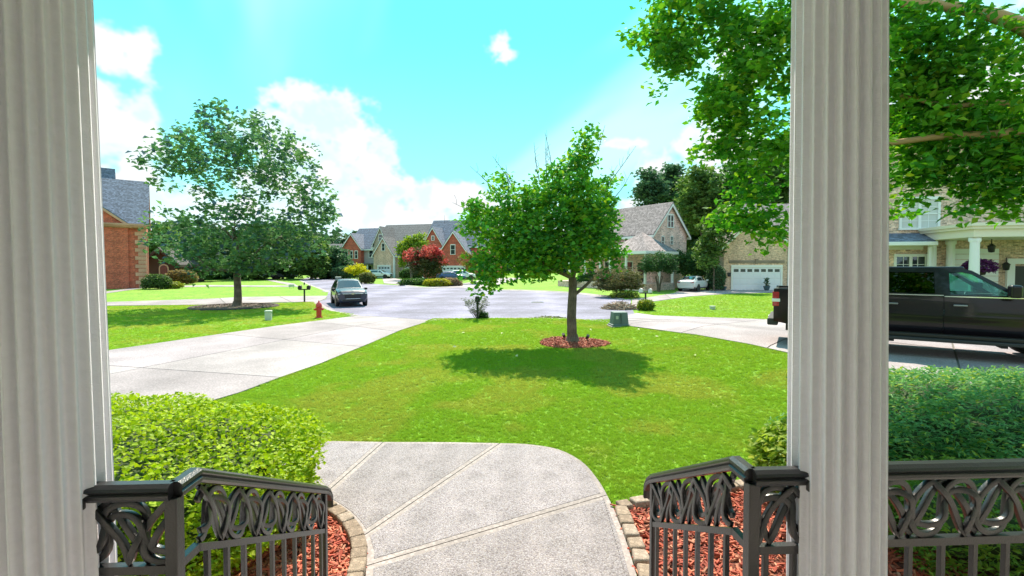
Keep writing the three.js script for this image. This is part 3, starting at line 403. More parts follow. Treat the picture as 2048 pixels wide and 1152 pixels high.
// canopy over the neighbour's drive: the trunk stands out of view to the right
{ const tx = 9.6, tz = -5.6;
  tree('shade_tree', 'large shade tree whose leafy limbs hang over the dark pickup', { base: [tx, G(tx, tz), tz], seed: 121, trunk: 0.24, fork: 4.2, limb: 0.5, big: 1.5, per: 92, leaves: 25, rad: 0.17, flat: 0.7, size: 0.125, bark: M.barkBrown, pow: 0.5, twigs: 10,
    cols: [[0.045, 0.25, 0.014], [0.16, 0.43, 0.012], [0.3, 0.5, 0.02], 0.12],
    lobes: [lp(1400, 50, 8, 110, 90, 100), lp(1345, 130, 8, 60, 55, 70, 0.8), lp(1300, 40, 8, 45, 45, 60, 0.7), lp(1480, 170, 7.6, 100, 85, 100), lp(1540, 60, 7.4, 90, 90, 100), lp(1450, 280, 7.8, 62, 55, 70), lp(1540, 300, 7.4, 80, 80, 80), lp(1490, 400, 7.8, 48, 46, 60, 0.7), lp(1545, 440, 7.6, 40, 40, 50, 0.7), lp(1420, 215, 8, 40, 45, 50, 0.7),
      lp(1690, 150, 7, 110, 120, 110), lp(1690, 340, 7, 90, 80, 80), lp(1840, 90, 6.6, 110, 90, 110), lp(1850, 220, 6.8, 80, 70, 90), lp(1960, 160, 6.4, 110, 110, 110), lp(1880, 330, 6.8, 90, 55, 80), lp(2010, 300, 6.5, 90, 70, 80), lp(1985, 400, 6.6, 75, 34, 60), lp(1820, 410, 7, 40, 28, 50, 0.6), lp(2120, 220, 6.2, 120, 120, 120), lp(2100, 380, 6.4, 90, 70, 80),
      lp(1620, -70, 7.4, 130, 60, 120, 0.5), lp(1850, -70, 6.8, 130, 60, 120, 0.5), lp(2250, 50, 6, 150, 150, 130, 0.5), lp(1420, -40, 7.8, 90, 50, 90, 0.6), lp(1475, 440, 7.8, 46, 34, 50, 0.8), lp(1552, 482, 7.6, 34, 22, 40, 0.8), lp(1835, 165, 6.8, 60, 60, 70), lp(1925, 250, 6.6, 80, 50, 70), lp(1840, 315, 7, 56, 46, 60), lp(1950, 340, 6.7, 80, 46, 70), lp(1810, 40, 7, 60, 50, 70)],
    limbs: [[[[2140, 250, 6], [1990, 268, 6.3], [1890, 272, 6.5], [1785, 286, 6.8]], [0.075, 0.04]], [[[2150, 120, 6], [2040, 50, 6.2], [1930, 18, 6.4], [1800, 5, 6.7]], [0.12, 0.06]], [[[2140, 240, 6], [2000, 205, 6.3], [1900, 212, 6.5], [1800, 190, 6.8]], [0.05, 0.025]], [[[1785, 286, 6.8], [1700, 300, 7], [1600, 330, 7.3]], [0.04, 0.02]]].map(([p, r]) => ({ pts: p.map(([a, b, c]) => lp(a, b, c, 1, 1).slice(0, 3)), r })) });
}

// clipped hedge and shrubs: leaves over a woody core
function shrub(name, label, c, half, o, group) {
  const y0 = G(c[0], c[1]), t = thing(name, label, o.category ?? 'shrub', [c[0], y0, c[1]], o.turn ?? 0, group), R = rng(o.seed), pw = o.pow ?? 2.6, pts = [];
  const surf = (a, u, k = 1) => { let s = Math.sqrt(1 - u * u), d = [Math.cos(a) * s, u, Math.sin(a) * s]; const m = Math.pow(Math.abs(d[0]) ** pw + Math.abs(d[1]) ** pw + Math.abs(d[2]) ** pw, -1 / pw); const n = 1 + (fbm(d[0] * 3 + o.seed, d[1] * 3, d[2] * 3, 3) - 0.5) * (o.lump ?? 0.3); return [d[0] * m * half[0] * k * n, half[1] + d[1] * m * half[1] * k * n, d[2] * m * half[2] * k * n]; };
  for (let i = 0; i < o.n; i++) { const u = R() * 1.75 - 0.75, a = R() * 6.28, p = surf(a, Math.min(0.999, u), 1 + (o.spread ?? 0.06) - R() * R() * (o.deep ?? 0.28)); if (p[1] > 0.02) pts.push([p[0], p[1], p[2], R()]); }
  const g = new THREE.SphereGeometry(1, 40, 24), ps = g.attributes.position; for (let i = 0; i < ps.count; i++) { const y = ps.getY(i), a = Math.atan2(ps.getZ(i), ps.getX(i)); ps.setXYZ(i, ...surf(a, Math.max(-0.999, Math.min(0.999, y)), o.core ?? 0.84)); } g.computeVertexNormals();
  part(t, 'branches', g, o.coreMat ?? M.hedgeCore); leaves(t, 'foliage', pts, { geo: o.geo ?? LG.round, size: o.size, cols: o.cols, seed: o.seed + 1 });
  for (const e of o.extra ?? []) { const q = []; for (let i = 0; i < e.n; i++) { const p = surf(R() * 6.28, R() * 1.3 - 0.3, 1.05); q.push([...p, R()]); } leaves(t, e.name, q, { geo: LG.round, size: e.size, cols: e.cols, seed: o.seed + 5 }); }
  return t;
}
M.hedgeCore = std(L(0.03, 0.05, 0.015), 0.95);
shrub('clipped_hedge', 'clipped yellow green hedge beside the porch steps', [-3.8, -4.0], [1.78, 0.5, 1.3], { category: 'hedge', seed: 201, n: 46000, size: 0.042, pow: 2.6, lump: 0.34, deep: 0.24, spread: 0.09, core: 0.86, geo: LG.round, cols: [[0.26, 0.42, 0.008], [0.48, 0.62, 0.012], [0.52, 0.64, 0.05], 0.08] });
shrub('porch_shrub', 'dark green fluffy shrub behind the porch railing by the pickup', [6.0, -5.35], [2.0, 0.47, 1.25], { seed: 205, n: 42000, size: 0.066, pow: 2.3, lump: 0.75, deep: 0.36, spread: 0.2, geo: LG.narrow, cols: [[0.1, 0.32, 0.1], [0.26, 0.5, 0.15], [0.42, 0.54, 0.06], 0.14] });
shrub('porch_shrub', 'small yellow green shrub between the lawn and the porch column', [3.12, -4.6], [0.42, 0.36, 0.5], { seed: 209, n: 7000, size: 0.075, pow: 2.2, lump: 0.5, deep: 0.5, spread: 0.15, core: 0.7, geo: LG.broad, cols: [[0.16, 0.3, 0.02], [0.38, 0.5, 0.04], [0.46, 0.54, 0.08], 0.15] });
shrub('porch_shrub', 'low bright green shrub tucked under the porch railing', [3.9, -3.6], [0.75, 0.36, 0.6], { seed: 213, n: 7000, size: 0.06, pow: 2.2, lump: 0.5, deep: 0.4, spread: 0.15, core: 0.75, geo: LG.narrow, cols: [[0.12, 0.28, 0.02], [0.3, 0.44, 0.04]] });

// ---------- far trees and woods ----------
const bg = (name, label, px, d, o, group) => { const b = at(px, d); return tree(name, label, { base: b, trunk: 0.2, fork: 1.5, big: 2.5, twigs: 3, ...o }, group); };
const GREENS = [[[0.06, 0.17, 0.055], [0.15, 0.3, 0.08]], [[0.07, 0.17, 0.04], [0.2, 0.33, 0.06]], [[0.055, 0.14, 0.07], [0.12, 0.24, 0.1]]];
{ let k = 0;
  for (const [px, py, d, rx, ry, ci, what] of [[330, 500, 74, 36, 46, 1, 'olive tree beside the red brick house'], [390, 520, 70, 46, 40, 0, 'rounded tree behind the broad tree, on its brick house side'], [450, 515, 82, 48, 52, 2, 'tall dark tree straight behind the broad tree trunk'], [512, 510, 78, 42, 46, 1, 'bushy tree above the two far parked cars'], [565, 495, 84, 46, 58, 0, 'tall green tree behind the two far parked cars'], [622, 515, 80, 34, 44, 1, 'bushy olive tree at the bend of the street'], [668, 528, 84, 36, 34, 2, 'dark low tree beside the yellow shrub']])
    bg('street_tree', what, px, d, { seed: 300 + k++ * 11, lobes: [lp(px, py, d, rx, ry), lp(px - rx * 0.5, py + ry * 0.35, d, rx * 0.6, ry * 0.55), lp(px + rx * 0.5, py + ry * 0.3, d, rx * 0.6, ry * 0.6), lp(px + rx * 0.1, py - ry * 0.4, d, rx * 0.6, ry * 0.5)], per: 10, leaves: 30, rad: 0.6, size: 0.6, cols: GREENS[ci] }, 'green trees along the far street');
  for (const [px, py, d, rx, ry, ci, what] of [[1300, 372, 66, 36, 34, 2, 'dark pine rising behind the house with the porch'], [1340, 365, 70, 34, 34, 2, 'tall pine beside the gable peak'], [1395, 420, 64, 55, 70, 0, 'big green tree beside the pink brick gable'], [1455, 440, 62, 50, 80, 1, 'big tree behind the silver car'], [1530, 400, 66, 60, 80, 0, 'tall tree behind the garage'], [1420, 510, 60, 36, 40, 2, 'dark tree low behind the silver car'], [1400, 385, 59, 52, 52, 1, 'leafy tree crown above the garage corner'], [1480, 375, 58, 58, 64, 0, 'broad tree crown behind the garage roof'], [1560, 370, 58, 58, 70, 1, 'tall light green tree behind the garage house']])
    bg('wood_tree', what, px, d, { seed: 400 + k++ * 13, fork: 3, lobes: [lp(px, py, d, rx, ry), lp(px - rx * 0.4, py + ry * 0.6, d, rx * 0.7, ry * 0.5), lp(px + rx * 0.4, py + ry * 0.6, d, rx * 0.7, ry * 0.5), lp(px, py - ry * 0.5, d, rx * 0.6, ry * 0.5), lp(px, py + ry * 1.1, d, rx * 0.7, ry * 0.5)], per: 7, leaves: 30, rad: 0.6, size: 0.5, cols: GREENS[ci] }, 'woodland trees behind the houses'); }
{ const R = rng(515), pts = [];    // the distant wood, one mass along the skyline
  const g = thing('distant_woods', 'distant dark green wood along the skyline', 'woods'); g.userData.kind = 'stuff';
  for (let i = 0; i < 520; i++) { const a = (R() - 0.5) * 2.3, d = 150 + R() * 50, x = Math.sin(a) * d, z = -Math.cos(a) * d, h = 9 + 5 * fbm(a * 9, 1, 1, 3) + R() * 3, w = 5 + R() * 3; for (let k = 0; k < 80; k++) { const r = Math.sqrt(R()), t = R() * 6.28, yy = R(); const taper = 1 - 0.6 * yy * yy; pts.push([x + Math.cos(t) * r * w * taper, -0.3 + yy * h, z + Math.sin(t) * r * w * taper, R()]); } }
  leaves(g, 'foliage', pts, { geo: LG.round, size: 2.2, cols: [[0.035, 0.095, 0.04], [0.085, 0.16, 0.06]], seed: 516 }); }
bg('flowering_tree', 'yellow green tree beside the red flowering tree', 822, 76, { seed: 601, lobes: [lp(822, 495, 76, 24, 22), lp(835, 485, 76, 20, 16), lp(812, 515, 76, 18, 20)], per: 12, leaves: 30, rad: 0.5, size: 0.42, cols: [[0.14, 0.26, 0.015], [0.3, 0.4, 0.02]] });
bg('flowering_tree', 'red flowering crape myrtle in the bed across the street', 850, 66, { seed: 611, stems: 4, trunk: 0.07, fork: 1.4, lobes: [lp(850, 530, 66, 34, 26), lp(836, 515, 66, 24, 22), lp(868, 528, 66, 26, 26)], per: 14, leaves: 30, rad: 0.4, size: 0.3, cols: [[0.05, 0.08, 0.03], [0.14, 0.13, 0.04]], extra: [{ name: 'blossom', lobes: [lp(838, 513, 65.6, 32, 17), lp(862, 505, 65.6, 26, 14), lp(880, 520, 65.6, 18, 12)], per: 16, leaves: 26, rad: 0.3, size: 0.26, cols: [[0.5, 0.05, 0.06], [0.62, 0.17, 0.13]] }] });
bg('flowering_tree', 'yellow and pink flowering tree in front of the red brick gables', 944, 62, { seed: 621, stems: 3, trunk: 0.06, fork: 1.3, lobes: [lp(940, 520, 62, 20, 18), lp(955, 530, 62, 18, 16)], per: 16, leaves: 28, rad: 0.35, size: 0.28, cols: [[0.14, 0.16, 0.03], [0.32, 0.28, 0.03]], extra: [{ name: 'blossom', lobes: [lp(958, 508, 61.7, 14, 9)], per: 18, leaves: 20, rad: 0.25, size: 0.24, cols: [[0.5, 0.14, 0.14], [0.6, 0.3, 0.25]] }] });
bg('garden_shrub', 'glowing yellow golden shrub beside the white car', 714, 76, { category: 'shrub', seed: 631, stems: 4, trunk: 0.05, fork: 0.8, lobes: [lp(712, 538, 76, 20, 9), lp(722, 545, 76, 16, 10), lp(703, 541, 76, 12, 6)], per: 22, leaves: 30, rad: 0.32, size: 0.26, cols: [[0.5, 0.5, 0.01], [0.66, 0.62, 0.015]] });
bg('maple', 'wide layered olive Japanese maple at the street corner', 1235, 36, { seed: 641, stems: 3, trunk: 0.08, fork: 0.7, big: 2, lobes: [lp(1235, 550, 36, 50, 17), lp(1235, 568, 36, 50, 14), lp(1205, 560, 36, 24, 12), lp(1262, 556, 36, 26, 12), lp(1215, 572, 36, 30, 9), lp(1268, 573, 36, 22, 8), lp(1240, 566, 36, 36, 12)], per: 80, leaves: 26, rad: 0.2, flat: 0.4, size: 0.17, geo: LG.narrow, cols: [[0.07, 0.09, 0.03], [0.2, 0.2, 0.07], [0.25, 0.17, 0.08], 0.1] });
bg('garden_tree', 'round topped dark green tree beside the porch house', 1318, 43, { seed: 651, stems: 5, trunk: 0.07, fork: 1.5, big: 2, lobes: [lp(1318, 525, 43, 34, 20), lp(1300, 532, 43, 20, 14), lp(1338, 533, 43, 20, 15)], per: 60, leaves: 26, rad: 0.25, size: 0.24, geo: LG.narrow, cols: [[0.03, 0.1, 0.03], [0.08, 0.17, 0.05]] });
bg('garden_tree', 'light green loose tree behind the silver car', 1390, 48, { seed: 661, stems: 3, trunk: 0.06, fork: 1.0, big: 2, lobes: [lp(1385, 530, 48, 32, 24), lp(1362, 520, 48, 22, 18), lp(1415, 540, 48, 26, 24)], per: 52, leaves: 26, rad: 0.28, size: 0.26, cols: [[0.05, 0.14, 0.04], [0.13, 0.24, 0.06]] });
bg('garden_tree', 'leafy green tree hiding the left corner of the garage house', 1428, 44.5, { seed: 668, trunk: 0.1, fork: 2.2, big: 2, lobes: [lp(1428, 470, 44.5, 32, 38), lp(1446, 438, 44.5, 30, 28), lp(1412, 512, 44.5, 24, 28)], per: 34, leaves: 28, rad: 0.32, size: 0.3, cols: GREENS[1] });
{ const S2 = (name, label, px, d, half, o) => { const b = at(px, d); return shrub(name, label, [b[0], b[2]], half, o); };
  const gcol = [[0.04, 0.12, 0.02], [0.1, 0.2, 0.03]], ycol = [[0.3, 0.32, 0.02], [0.55, 0.5, 0.02]], bcol = [[0.1, 0.14, 0.03], [0.22, 0.22, 0.06]];
  S2('garden_shrub', 'small yellow flowering shrub round the mailbox post', 1292, 25.5, [0.36, 0.27, 0.34], { seed: 671, n: 1500, size: 0.08, lump: 0.6, spread: 0.2, cols: [[0.1, 0.2, 0.02], [0.3, 0.36, 0.02]], extra: [{ name: 'flower', n: 420, size: 0.055, cols: [[0.7, 0.6, 0.01], [0.8, 0.7, 0.03]] }] });
  S2('garden_shrub', 'yellow flowers in the bed across the street', 875, 54, [1.3, 0.4, 0.7], { seed: 673, n: 1500, size: 0.2, lump: 0.6, spread: 0.2, cols: ycol });
  S2('garden_shrub', 'green ground plants in the bed below the red flowering tree', 835, 56, [1.8, 0.36, 0.8], { seed: 675, n: 1600, size: 0.22, lump: 0.7, spread: 0.25, cols: gcol });
  S2('garden_shrub', 'pink brown plants at the end of the flower bed', 903, 55, [1.0, 0.42, 0.7], { seed: 677, n: 1200, size: 0.2, lump: 0.6, spread: 0.2, cols: [[0.25, 0.17, 0.1], [0.45, 0.34, 0.22]] });
  S2('garden_shrub', 'round olive shrub in the verge before the white car', 734, 62, [0.95, 0.72, 0.9], { seed: 679, n: 1300, size: 0.22, cols: bcol });
  S2('garden_shrub', 'dark green shrub under the tan gabled house', 822, 84, [2.0, 0.9, 1], { seed: 681, n: 1200, size: 0.32, cols: gcol });
  S2('garden_shrub', 'clipped green hedge against the red brick house', 312, 48, [1.2, 0.75, 0.9], { seed: 683, n: 1600, size: 0.2, cols: [[0.06, 0.13, 0.03], [0.15, 0.24, 0.06]] });
  S2('garden_shrub', 'yellow green mound at the end of the brick house hedge', 336, 49, [1.3, 0.36, 0.8], { seed: 685, n: 1400, size: 0.18, cols: [[0.2, 0.27, 0.02], [0.4, 0.42, 0.03]] });
  S2('garden_shrub', 'tan leaved shrub in front of the far green trees', 362, 60, [1.8, 0.9, 1], { seed: 687, n: 1300, size: 0.26, cols: [[0.2, 0.16, 0.06], [0.34, 0.28, 0.1]] });
  S2('garden_shrub', 'low green hedge beside the far parked grey car', 508, 78, [2.2, 0.7, 0.8], { seed: 689, n: 1200, size: 0.3, cols: gcol });
  S2('garden_shrub', 'yellow tipped grass clump below the olive maple', 1250, 34.5, [0.8, 0.24, 0.4], { seed: 691, n: 1200, size: 0.14, lump: 0.7, spread: 0.3, geo: LG.narrow, cols: [[0.12, 0.2, 0.02], [0.4, 0.4, 0.03]] });
  S2('garden_shrub', 'dark bush beside the garage corner', 1432, 45, [0.8, 1.2, 0.6], { seed: 693, n: 1500, size: 0.2, cols: GREENS[2] });
  S2('garden_shrub', 'dark green hedge along the foundation of the porch house', 1200, 52, [2.5, 0.8, 0.8], { seed: 695, n: 1500, size: 0.24, cols: gcol });
  S2('garden_shrub', 'dark rounded bush beside the yellow golden shrub', 690, 80, [2.2, 1.1, 1], { seed: 697, n: 1300, size: 0.32, cols: GREENS[2] });
}

// ---------- houses ----------
function gable(parent, o) {     // one gabled volume: wall, two roof slopes, white trim
  const { x0, x1, z0, z1, eave, ridge, axis = 'z', wall, roof, over = 0.35, trim = M.white } = o;
  const u0 = axis === 'z' ? x0 : -z1, u1 = axis === 'z' ? x1 : -z0, w0 = axis === 'z' ? z0 : x0, w1 = axis === 'z' ? z1 : x1, um = (u0 + u1) / 2, sl = (ridge - eave) / (um - u0), b = o.base ?? -0.3;
  const turn = (g) => axis === 'z' ? g : g.rotateY(Math.PI / 2);
  part(parent, 'wall', turn(extr([[u0, b], [u1, b], [u1, eave], [um, ridge], [u0, eave]], w1 - w0).translate(0, 0, w0)), wall);
  const th = 0.16;
  for (const s of [-1, 1]) {
    const e = s < 0 ? u0 - over : u1 + over, ye = eave - sl * over;
    const pts = s < 0 ? [[e, ye + 0.04], [um, ridge + 0.04], [um, ridge + th + 0.04], [e, ye + th]] : [[um, ridge + 0.04], [e, ye + 0.04], [e, ye + th], [um, ridge + th + 0.04]];
    const r = part(parent, 'roof', turn(extr(pts, w1 - w0 + 2 * over).translate(0, 0, w0 - over)), roof);
    const tr = s < 0 ? [[e - 0.01, ye - 0.24], [um, ridge - 0.26], [um, ridge + 0.03], [e - 0.01, ye + 0.03]] : [[um, ridge - 0.26], [e + 0.01, ye - 0.24], [e + 0.01, ye + 0.03], [um, ridge + 0.03]];
    for (const [a, l] of [[w0 - over + 0.01, 0.09], [w1 + over - 0.1, 0.09]]) part(r, 'rake_board', turn(extr(tr, l).translate(0, 0, a)), trim);
    part(r, 'gutter', turn(bx(e - 0.06 * (s < 0 ? 1 : -1), e + 0.04 * (s < 0 ? 1 : -1), ye - 0.2, ye + 0.06, w0 - over + 0.02, w1 + over - 0.02)), trim);
  }
}
function win(parent, x, y, w, h, z, o = {}) {   // frame proud of the wall, pane behind it, glazing bars
  const f = o.f ?? 0.1, gs = [bx(-w / 2 - f, w / 2 + f, h, h + f * 1.4, 0, 0.07), bx(-w / 2 - f * 1.2, w / 2 + f * 1.2, -f, 0, 0, 0.1), bx(-w / 2 - f, -w / 2, 0, h, 0, 0.065), bx(w / 2, w / 2 + f, 0, h, 0, 0.065), bx(-w / 2, w / 2, h / 2 - 0.03, h / 2 + 0.03, 0.01, 0.055)];
  for (let i = 1; i < (o.units ?? 1); i++) { const q = -w / 2 + w * i / o.units; gs.push(bx(q - 0.06, q + 0.06, 0, h, 0.01, 0.066)); }
  const m = part(parent, 'window', gs, o.trim ?? M.white); m.position.set(x, y, z); m.rotation.y = o.turn ?? 0;
  part(m, 'pane', bx(-w / 2, w / 2, 0, h, 0.004, 0.02), o.pane ?? M.glass);
  if (o.bars) { const bs = []; for (let i = 1; i < o.bars[0]; i++) { const q = -w / 2 + w * i / o.bars[0]; bs.push(bx(q - 0.012, q + 0.012, 0, h, 0.02, 0.036)); } for (let j = 1; j < o.bars[1]; j++) { const q = h * j / o.bars[1]; bs.push(bx(-w / 2, w / 2, q - 0.012, q + 0.012, 0.02, 0.034)); } part(m, 'glazing_bars', bs, o.trim ?? M.white); }
  return m;
}
function garageDoor(parent, x, y, w, h, z, o = {}) {
  const m = part(parent, 'garage_door', bx(-w / 2, w / 2, 0, h, 0, 0.05), M.door); m.position.set(x, y, z); m.rotation.y = o.turn ?? 0;
  part(m, 'frame', [bx(-w / 2 - 0.18, -w / 2, 0, h, 0, 0.1), bx(w / 2, w / 2 + 0.18, 0, h, 0, 0.1), bx(-w / 2 - 0.18, w / 2 + 0.18, h, h + 0.25, 0, 0.11)], o.trim ?? M.white);
  const rows = 4, cols = o.cols ?? 7, ph = h / rows, pw = w / cols;
  for (let r = 0; r < rows - 1; r++) for (let c = 0; c < (o.plain ? 0 : cols); c++) part(m, 'panel', rb(-w / 2 + c * pw + 0.06, -w / 2 + (c + 1) * pw - 0.06, r * ph + 0.07, (r + 1) * ph - 0.07, 0.04, 0.062, 0.01, 1), M.door);
  for (let c = 0; c < cols; c++) part(m, 'pane', bx(-w / 2 + c * pw + 0.1, -w / 2 + (c + 1) * pw - 0.1, h - ph + 0.12, h - 0.16, 0.045, 0.056), M.glass);
  for (let r = 1; r < rows; r++) part(m, 'joint', bx(-w / 2, w / 2, r * ph - 0.012, r * ph + 0.012, 0.045, 0.054), M.offwhite);
}
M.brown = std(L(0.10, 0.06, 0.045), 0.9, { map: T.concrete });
M.quoinTan = std(L(0.50, 0.42, 0.33), 0.9, { map: T.concrete });
M.chromeDull = std(L(0.3, 0.3, 0.32), 0.3, { metalness: 0.8 });
M.door = std(L(0.72, 0.72, 0.78), 0.5);
const house = (name, label, px, d, turn = 0) => thing(name, label, 'house', at(px, d), turn);

// red brick house with quoins
{ const h = house('brick_house', 'red brick house with corner quoins and slate blue roof beside the green lawn', 293, 50, 0.66);
  gable(h, { x0: -14, x1: 0, z0: -10, z1: 0, eave: 7.1, ridge: 12.3, axis: 'x', wall: M.brickRed, roof: M.roofBlue, over: 0.3, trim: M.quoin });
  gable(h, { x0: -11.5, x1: -1.5, z0: -4, z1: 0.3, eave: 7.0, ridge: 11.0, wall: M.brickRed, roof: M.roofBlue, over: 0.25, trim: M.quoin });
  gable(h, { x0: -14, x1: -3.0, z0: -9, z1: -6.5, eave: 11, ridge: 13.9, axis: 'x', wall: M.roofBlue, roof: M.roofBlue, over: 0.1, trim: M.roofBlue });
  part(h, 'cornice', [bx(-4.2, 0.35, 6.85, 7.05, 0.31, 0.7), bx(-4.1, 0.3, 6.7, 6.85, 0.31, 0.6)], M.quoin);
  for (let i = 0; i < 15; i++) { const l = i % 2 ? 0.5 : 0.36; part(h, 'quoin', bx(-l * 1.9, 0.05, 0.02 + i * 0.445, 0.41 + i * 0.445, -0.3, 0.055), M.quoin); }
  part(h, 'downspout', bx(0.06, 0.16, -0.2, 6.0, -0.5, -0.4), M.quoin);
  win(h, -10, 1, 1.2, 1.8, 0.31); }
// shaded brown house beyond it
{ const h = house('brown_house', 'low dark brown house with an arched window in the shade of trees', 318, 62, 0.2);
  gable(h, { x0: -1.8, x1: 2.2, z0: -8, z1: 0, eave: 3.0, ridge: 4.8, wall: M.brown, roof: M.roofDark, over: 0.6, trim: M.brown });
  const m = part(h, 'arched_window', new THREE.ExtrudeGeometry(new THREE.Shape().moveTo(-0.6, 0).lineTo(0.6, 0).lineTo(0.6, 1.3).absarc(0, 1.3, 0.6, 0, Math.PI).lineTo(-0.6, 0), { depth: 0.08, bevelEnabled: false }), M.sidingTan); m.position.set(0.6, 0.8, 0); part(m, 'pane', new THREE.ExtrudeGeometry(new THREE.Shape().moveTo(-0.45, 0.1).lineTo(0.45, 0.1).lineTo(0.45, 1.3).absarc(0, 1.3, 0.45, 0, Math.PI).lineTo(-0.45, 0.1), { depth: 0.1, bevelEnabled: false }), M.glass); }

// far row across the street: three gabled houses
{ const h = house('gabled_house', 'red brick and grey sided house with dark blue roof, far left of the row', 715, 96, -0.3);
  gable(h, { x0: -3.4, x1: 1.2, z0: -9, z1: 0.5, eave: 6.3, ridge: 9.2, wall: M.brickRed, roof: M.roofBlue });
  gable(h, { x0: -3.0, x1: 7.5, z0: -10, z1: -0.6, eave: 6.2, ridge: 10.6, axis: 'x', wall: M.sidingGrey, roof: M.roofBlue });
  for (const x of [-2.3, -1.1, 0.1]) win(h, x, 4.0, 0.6, 1.5, 0.5);
  part(h, 'porch_roof', bx(1.4, 6.5, 2.7, 3.0, -0.6, 1.6), M.roofGrey); for (const x of [1.8, 3.4, 5.0, 6.2]) part(h, 'porch_post', bx(x - 0.12, x + 0.12, 0, 2.7, 1.2, 1.44), M.white);
  win(h, 3, 4.2, 0.9, 1.4, -0.6); win(h, 2.6, 0.7, 0.9, 1.7, -0.6); }
{ const h = house('gabled_house', 'tan house with steep front gables and a white garage door', 785, 90, -0.28);
  gable(h, { x0: -5, x1: 8, z0: -12, z1: -1, eave: 6.4, ridge: 11.0, axis: 'x', wall: M.sidingTan, roof: M.roofGrey });
  gable(h, { x0: -4.4, x1: -1.4, z0: -6, z1: -0.4, eave: 7.2, ridge: 10.2, wall: M.sidingTan, roof: M.roofGrey });
  gable(h, { x0: -3.2, x1: 1.1, z0: -6, z1: 1.6, eave: 4.8, ridge: 8.0, wall: M.brickTan, roof: M.roofGrey });
  gable(h, { x0: 4.2, x1: 7.8, z0: -6, z1: -0.4, eave: 6.6, ridge: 9.2, wall: M.sidingTan, roof: M.roofGrey });
  win(h, -1.05, 5.4, 0.6, 1.4, 1.6); win(h, -2.9, 7.5, 0.7, 1.2, -0.4); garageDoor(h, -0.9, 0, 2.6, 2.3, 1.6, { cols: 4, plain: true });
  part(h, 'side_door', bx(2.2, 3.1, 0, 2.1, -1, -0.93), M.white); win(h, 2.65, 0.9, 0.5, 1.0, -0.93); part(h, 'corner_post', bx(1.14, 1.4, 0, 4.8, 1.3, 1.65), M.white); }
{ const h = house('gabled_house', 'red brick house with two pointed gables and dark blue roof', 890, 86, -0.25);
  gable(h, { x0: -5, x1: 8, z0: -12, z1: -1.5, eave: 6.4, ridge: 11.6, axis: 'x', wall: M.brickRed, roof: M.roofBlue });
  gable(h, { x0: -4.6, x1: -0.6, z0: -6, z1: -0.3, eave: 6.6, ridge: 9.8, wall: M.brickRed, roof: M.roofBlue });
  gable(h, { x0: -1.0, x1: 5.4, z0: -6, z1: 1.2, eave: 4.4, ridge: 8.8, wall: M.brickRed, roof: M.roofBlue });
  win(h, 2.1, 4.6, 0.8, 1.7, 1.2); win(h, -2.6, 7.4, 0.45, 0.7, -0.3); win(h, -1.4, 4.2, 0.5, 1.5, -0.3); garageDoor(h, 2.2, 0, 4.4, 2.2, 1.2, { cols: 6, plain: true }); part(h, 'antenna', cyl(0.03, 0.02, 1.6, -2.6, 11.2, -6, 6), M.black); }
{ const h = house('far_house', 'small tan house with grey roof above the dark tree at the street bend', 678, 125, 0.4);
  gable(h, { x0: -3, x1: 4, z0: -8, z1: 0, eave: 5.4, ridge: 8.4, axis: 'x', wall: M.sidingTan, roof: M.roofGrey }); gable(h, { x0: -2, x1: 1.4, z0: -3, z1: 0.6, eave: 5.4, ridge: 7.6, wall: M.sidingTan, roof: M.roofGrey }); win(h, -0.3, 5.0, 0.8, 1.1, 0.6); }
{ const h = house('far_house', 'pale house with brown roof half hidden behind the bushy olive tree', 640, 118, 0.3);
  gable(h, { x0: -4, x1: 4, z0: -8, z1: 0, eave: 4.8, ridge: 8.4, wall: M.sidingTan, roof: M.roofBrown }); win(h, 0, 4.4, 1, 1.4, 0); }

// pink brick house with the hipped corner porch
{ const h = thing('porch_house', 'pink brick house with brown roof, tall gable end and hipped corner porch', 'house', at(1305, 48), 0.62);
  gable(h, { x0: 0, x1: 6.1, z0: -11, z1: 0, eave: 6.05, ridge: 9.3, wall: M.brickPink, roof: M.roofBrown });
  win(h, 3.05, 6.75, 0.95, 1.3, 0, { units: 2 }); win(h, 1.7, 4.55, 0.36, 1.1, 0, { f: 0.06 }); win(h, 3.3, 4.9, 0.32, 0.8, 0, { f: 0.06 });
  for (const z of [-3.2, -6.2, -9]) { win(h, 0, 4.2, 1.05, 1.4, z, {}).rotation.y = -Math.PI / 2; const m = h.children[h.children.length - 1]; m.position.set(0, 4.25, z); const q = win(h, 0, 1.2, 1.05, 1.7, z); q.rotation.y = -Math.PI / 2; q.position.set(0, 1.2, z); }
  const pr = part(h, 'porch_roof', (() => { const g = new THREE.ConeGeometry(1, 1, 4, 1).rotateY(Math.PI / 4).scale(3.7, 2.1, 3.7).translate(-1.3, 5.0, -0.4); return g; })(), M.roofBrown);
  part(pr, 'cornice', [bx(-3.95, 1.35, 3.68, 3.95, -3.05, 2.25)], M.white);
  part(h, 'porch_roof', extr([[-2.9, 3.75], [0, 4.7], [0, 4.9], [-2.95, 3.95]], 8.5).translate(0, 0, -11.2), M.roofBrown); part(h, 'porch_beam', bx(-2.85, -2.6, 3.5, 3.76, -11, -3.06), M.white);
  part(h, 'porch_floor', [bx(-3.7, -0.02, 0.0, 0.7, -11, 2.0), bx(-0.02, 1.1, 0, 0.7, 0.02, 2.0)], M.brickPink);
  for (const [x, z] of [[-3.5, 1.8], [0.9, 1.8], [-3.5, -0.6], [-3.5, -2.8], [-2.7, -5], [-2.7, -7.4], [-2.7, -10], [-1.3, 1.8]]) part(h, 'porch_column', cyl(0.15, 0.12, 3.0, x, 0.7, z, 14), M.white);
  part(h, 'front_door', bx(-0.08, -0.01, 0.7, 2.8, -1.9, -0.9), M.brown); }
